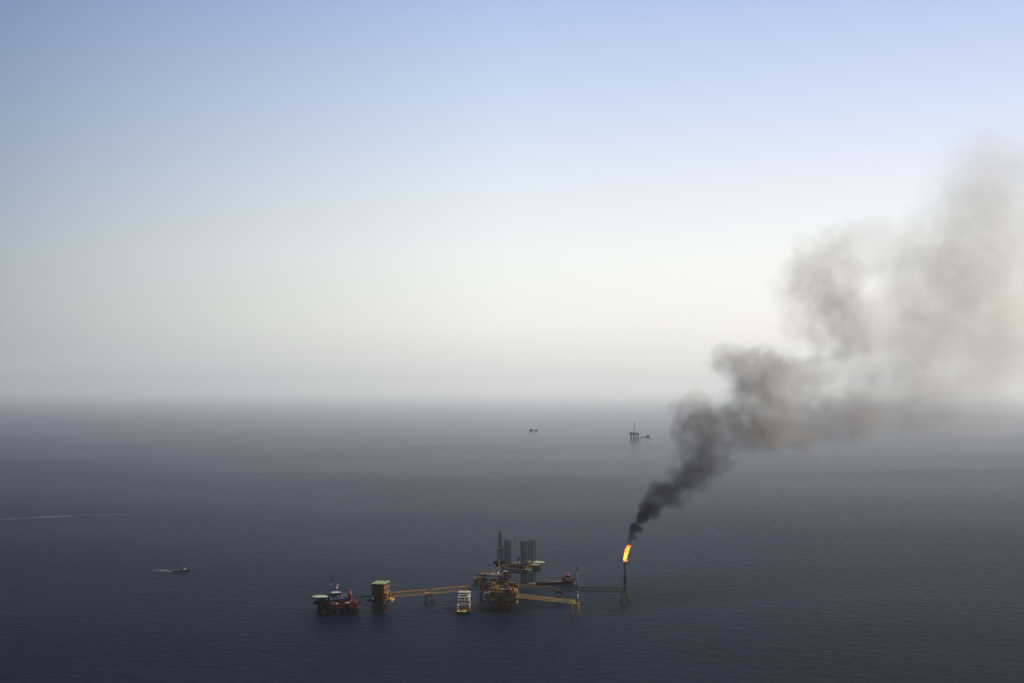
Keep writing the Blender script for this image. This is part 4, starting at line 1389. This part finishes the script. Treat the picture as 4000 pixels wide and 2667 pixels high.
# ------------------------------------------------------------------ smoke plume
TIP = sea(2441, 2345) + Vector((0, 0, 69))
FY = TIP.y
# (px, py, rx, rz, density weight, depth offset) of each billow, in photograph pixels at the flare's distance
BLOBS = [
 (2455, 2112, 12, 22, 2.8, 0), (2468, 2088, 20, 22, 2.2, 3), (2486, 2058, 34, 24, 1.6, 5), (2508, 2022, 28, 30, 1.2, 5), (2545, 1988, 56, 48, 0.65, 10),
 (2610, 1930, 82, 64, 0.34, 15), (2690, 1868, 95, 72, 0.2, 20), (2775, 1815, 110, 66, 0.16, 25),
 (2715, 1620, 90, 95, 0.0739, 30), (2745, 1725, 130, 120, 0.0863, 30), (2860, 1690, 170, 120, 0.0739, 40), (3000, 1600, 180, 150, 0.0616, 50),
 (3080, 1710, 200, 90, 0.0739, 50), (2885, 1385, 95, 100, 0.0555, 50), (2990, 1450, 160, 120, 0.0555, 60), (3150, 1500, 200, 150, 0.0468, 70),
 (3340, 1640, 240, 110, 0.0446, 80), (3290, 1050, 200, 200, 0.0297, 100), (3380, 1240, 170, 190, 0.0336, 110), (3240, 1160, 160, 200, 0.017, 100),
 (3520, 930, 280, 130, 0.0158, 130), (3780, 1070, 290, 210, 0.0175, 150), (3600, 1330, 340, 260, 0.0158, 150),
 (3960, 880, 320, 320, 0.0114, 190), (4080, 560, 260, 220, 0.00874, 220), (3980, 1300, 380, 290, 0.0131, 210),
 (3600, 1590, 340, 160, 0.0158, 170), (3920, 1620, 360, 180, 0.014, 200), (4250, 1000, 380, 680, 0.0105, 260),
]
PXM = 5556.0 / FY        # pixels per metre there


def blob_geo(b):
    px, py, rx, rz, w, dep = b
    c = at(px, py, FY) - TIP
    return Vector((c.x, dep * 1.5, c.z)), rx / PXM, rz / PXM, w


def smoke_material():
    m = bpy.data.materials.new("soot_smoke")
    m.use_nodes = True
    t = m.node_tree
    t.nodes.clear()
    N, L = t.nodes.new, t.links.new
    out = N('ShaderNodeOutputMaterial')
    co = N('ShaderNodeTexCoord')
    # billows push the outline in and out
    def nz(scale, detail, rough):
        n = N('ShaderNodeTexNoise')
        n.inputs['Scale'].default_value = scale
        n.inputs['Detail'].default_value = detail
        n.inputs['Roughness'].default_value = rough
        L(co.outputs['Object'], n.inputs['Vector'])
        return n
    n1 = nz(.011, 5, .62)
    sub = N('ShaderNodeVectorMath'); sub.operation = 'SUBTRACT'
    sub.inputs[1].default_value = (.5, .5, .5)
    L(n1.outputs['Color'], sub.inputs[0])
    # warp grows with distance from the flare tip
    ln = N('ShaderNodeVectorMath'); ln.operation = 'LENGTH'
    L(co.outputs['Object'], ln.inputs[0])
    g = N('ShaderNodeMapRange')
    g.inputs['From Min'].default_value = 15
    g.inputs['From Max'].default_value = 420
    g.inputs['To Min'].default_value = 14
    g.inputs['To Max'].default_value = 150
    L(ln.outputs['Value'], g.inputs[0])
    sc = N('ShaderNodeVectorMath'); sc.operation = 'SCALE'
    L(sub.outputs[0], sc.inputs[0]); L(g.outputs[0], sc.inputs['Scale'])
    wp = N('ShaderNodeVectorMath'); wp.operation = 'ADD'
    L(co.outputs['Object'], wp.inputs[0]); L(sc.outputs[0], wp.inputs[1])
    n3 = nz(.045, 3, .6)
    sub3 = N('ShaderNodeVectorMath'); sub3.operation = 'SUBTRACT'
    sub3.inputs[1].default_value = (.5, .5, .5)
    L(n3.outputs['Color'], sub3.inputs[0])
    g3 = N('ShaderNodeMapRange')
    g3.inputs['From Min'].default_value = 15
    g3.inputs['From Max'].default_value = 250
    g3.inputs['To Min'].default_value = 16
    g3.inputs['To Max'].default_value = 65
    L(ln.outputs['Value'], g3.inputs[0])
    sc3 = N('ShaderNodeVectorMath'); sc3.operation = 'SCALE'
    L(sub3.outputs[0], sc3.inputs[0]); L(g3.outputs[0], sc3.inputs['Scale'])
    wp3 = N('ShaderNodeVectorMath'); wp3.operation = 'ADD'
    L(wp.outputs[0], wp3.inputs[0]); L(sc3.outputs[0], wp3.inputs[1])
    wp = wp3
    tot = None
    for b in BLOBS:
        c, rx, rz, w = blob_geo(b)
        ry = (rx + rz) / 2
        mp = N('ShaderNodeVectorMath'); mp.operation = 'MULTIPLY_ADD'
        mp.inputs[1].default_value = (1 / rx, 1 / ry, 1 / rz)
        mp.inputs[2].default_value = (-c.x / rx, -c.y / ry, -c.z / rz)
        L(wp.outputs[0], mp.inputs[0])
        le = N('ShaderNodeVectorMath'); le.operation = 'DOT_PRODUCT'
        L(mp.outputs[0], le.inputs[0]); L(mp.outputs[0], le.inputs[1])
        mr = N('ShaderNodeMath'); mr.operation = 'MULTIPLY_ADD'; mr.use_clamp = True   # 1 - d^2
        mr.inputs[1].default_value = -1.5
        mr.inputs[2].default_value = 1.5
        L(le.outputs['Value'], mr.inputs[0])
        ma = N('ShaderNodeMath'); ma.operation = 'MULTIPLY_ADD'
        ma.inputs[1].default_value = w
        L(mr.outputs[0], ma.inputs[0])
        if tot is None:
            ma.inputs[2].default_value = 0
        else:
            L(tot, ma.inputs[2])
        tot = ma.outputs[0]
    # wisps inside
    n2 = nz(.03, 4, .65)
    r2 = N('ShaderNodeMapRange')
    r2.inputs['From Min'].default_value = .36
    r2.inputs['From Max'].default_value = .64
    r2.inputs['To Min'].default_value = .58
    r2.inputs['To Max'].default_value = 1.4
    L(n2.outputs[0], r2.inputs[0])
    d = N('ShaderNodeMath'); d.operation = 'MULTIPLY'
    L(tot, d.inputs[0]); L(r2.outputs[0], d.inputs[1])
    d2 = N('ShaderNodeMath'); d2.operation = 'MULTIPLY'
    d2.inputs[1].default_value = SMOKE
    L(d.outputs[0], d2.inputs[0])
    pv = N('ShaderNodeVolumePrincipled')
    # fresh soot is black; the old, thinned smoke is pale brown
    sc2 = N('ShaderNodeMapRange')
    sc2.inputs['From Min'].default_value = 40
    sc2.inputs['From Max'].default_value = 260
    L(ln.outputs['Value'], sc2.inputs[0])
    mc = N('ShaderNodeMix'); mc.data_type = 'RGBA'
    mc.inputs[6].default_value = (.22, .20, .19, 1)
    mc.inputs[7].default_value = (.68, .62, .55, 1)
    L(sc2.outputs[0], mc.inputs[0])
    L(mc.outputs[2], pv.inputs['Color'])
    pv.inputs['Absorption Color'].default_value = (.05, .045, .04, 1)
    pv.inputs['Anisotropy'].default_value = .3
    L(d2.outputs[0], pv.inputs['Density'])
    L(pv.outputs[0], out.inputs['Volume'])
    m.cycles.volume_step_rate = .18
    return m


SMOKE = .17
bm = bmesh.new()
for b in BLOBS:
    c, rx, rz, w = blob_geo(b)
    dist = c.length
    k = 1.0
    g = min(1, max(0, (dist - 15) / 405)) * 30 + 4
    mtx = Matrix.Translation(c) @ Matrix.Diagonal((rx * k + g, (rx + rz) / 2 * k + g, rz * k + g, 1))
    bmesh.ops.create_icosphere(bm, subdivisions=3, radius=1.0, matrix=mtx)
me = bpy.data.meshes.new('smoke_plume')
bm.to_mesh(me)
bm.free()
plume = bpy.data.objects.new('smoke_plume', me)
COL.objects.link(plume)
plume.location = TIP
md = plume.modifiers.new('join', 'REMESH')
md.mode = 'VOXEL'
md.voxel_size = 4.0
me.materials.append(smoke_material())
tag(plume, 'thick grey brown smoke plume drifting up and right from the burning flare', 'smoke', kind='stuff')

# ------------------------------------------------------------------ haze
m = bpy.data.materials.new("haze_air")
m.use_nodes = True
t = m.node_tree
t.nodes.clear()
o_ = t.nodes.new('ShaderNodeOutputMaterial')
pv = t.nodes.new('ShaderNodeVolumePrincipled')
pv.inputs['Color'].default_value = (.88, .95, 1.0, 1)
pv.inputs['Density'].default_value = HAZE_D
pv.inputs['Anisotropy'].default_value = .3
t.links.new(pv.outputs[0], o_.inputs['Volume'])
F2 = HAZE_FAR
mb = MB().b2(-F2, -F2, -1.0, F2, F2, HAZE_TOP)
tag(mb.build('haze', m), 'pale humid haze lying over the sea', 'haze', kind='stuff')
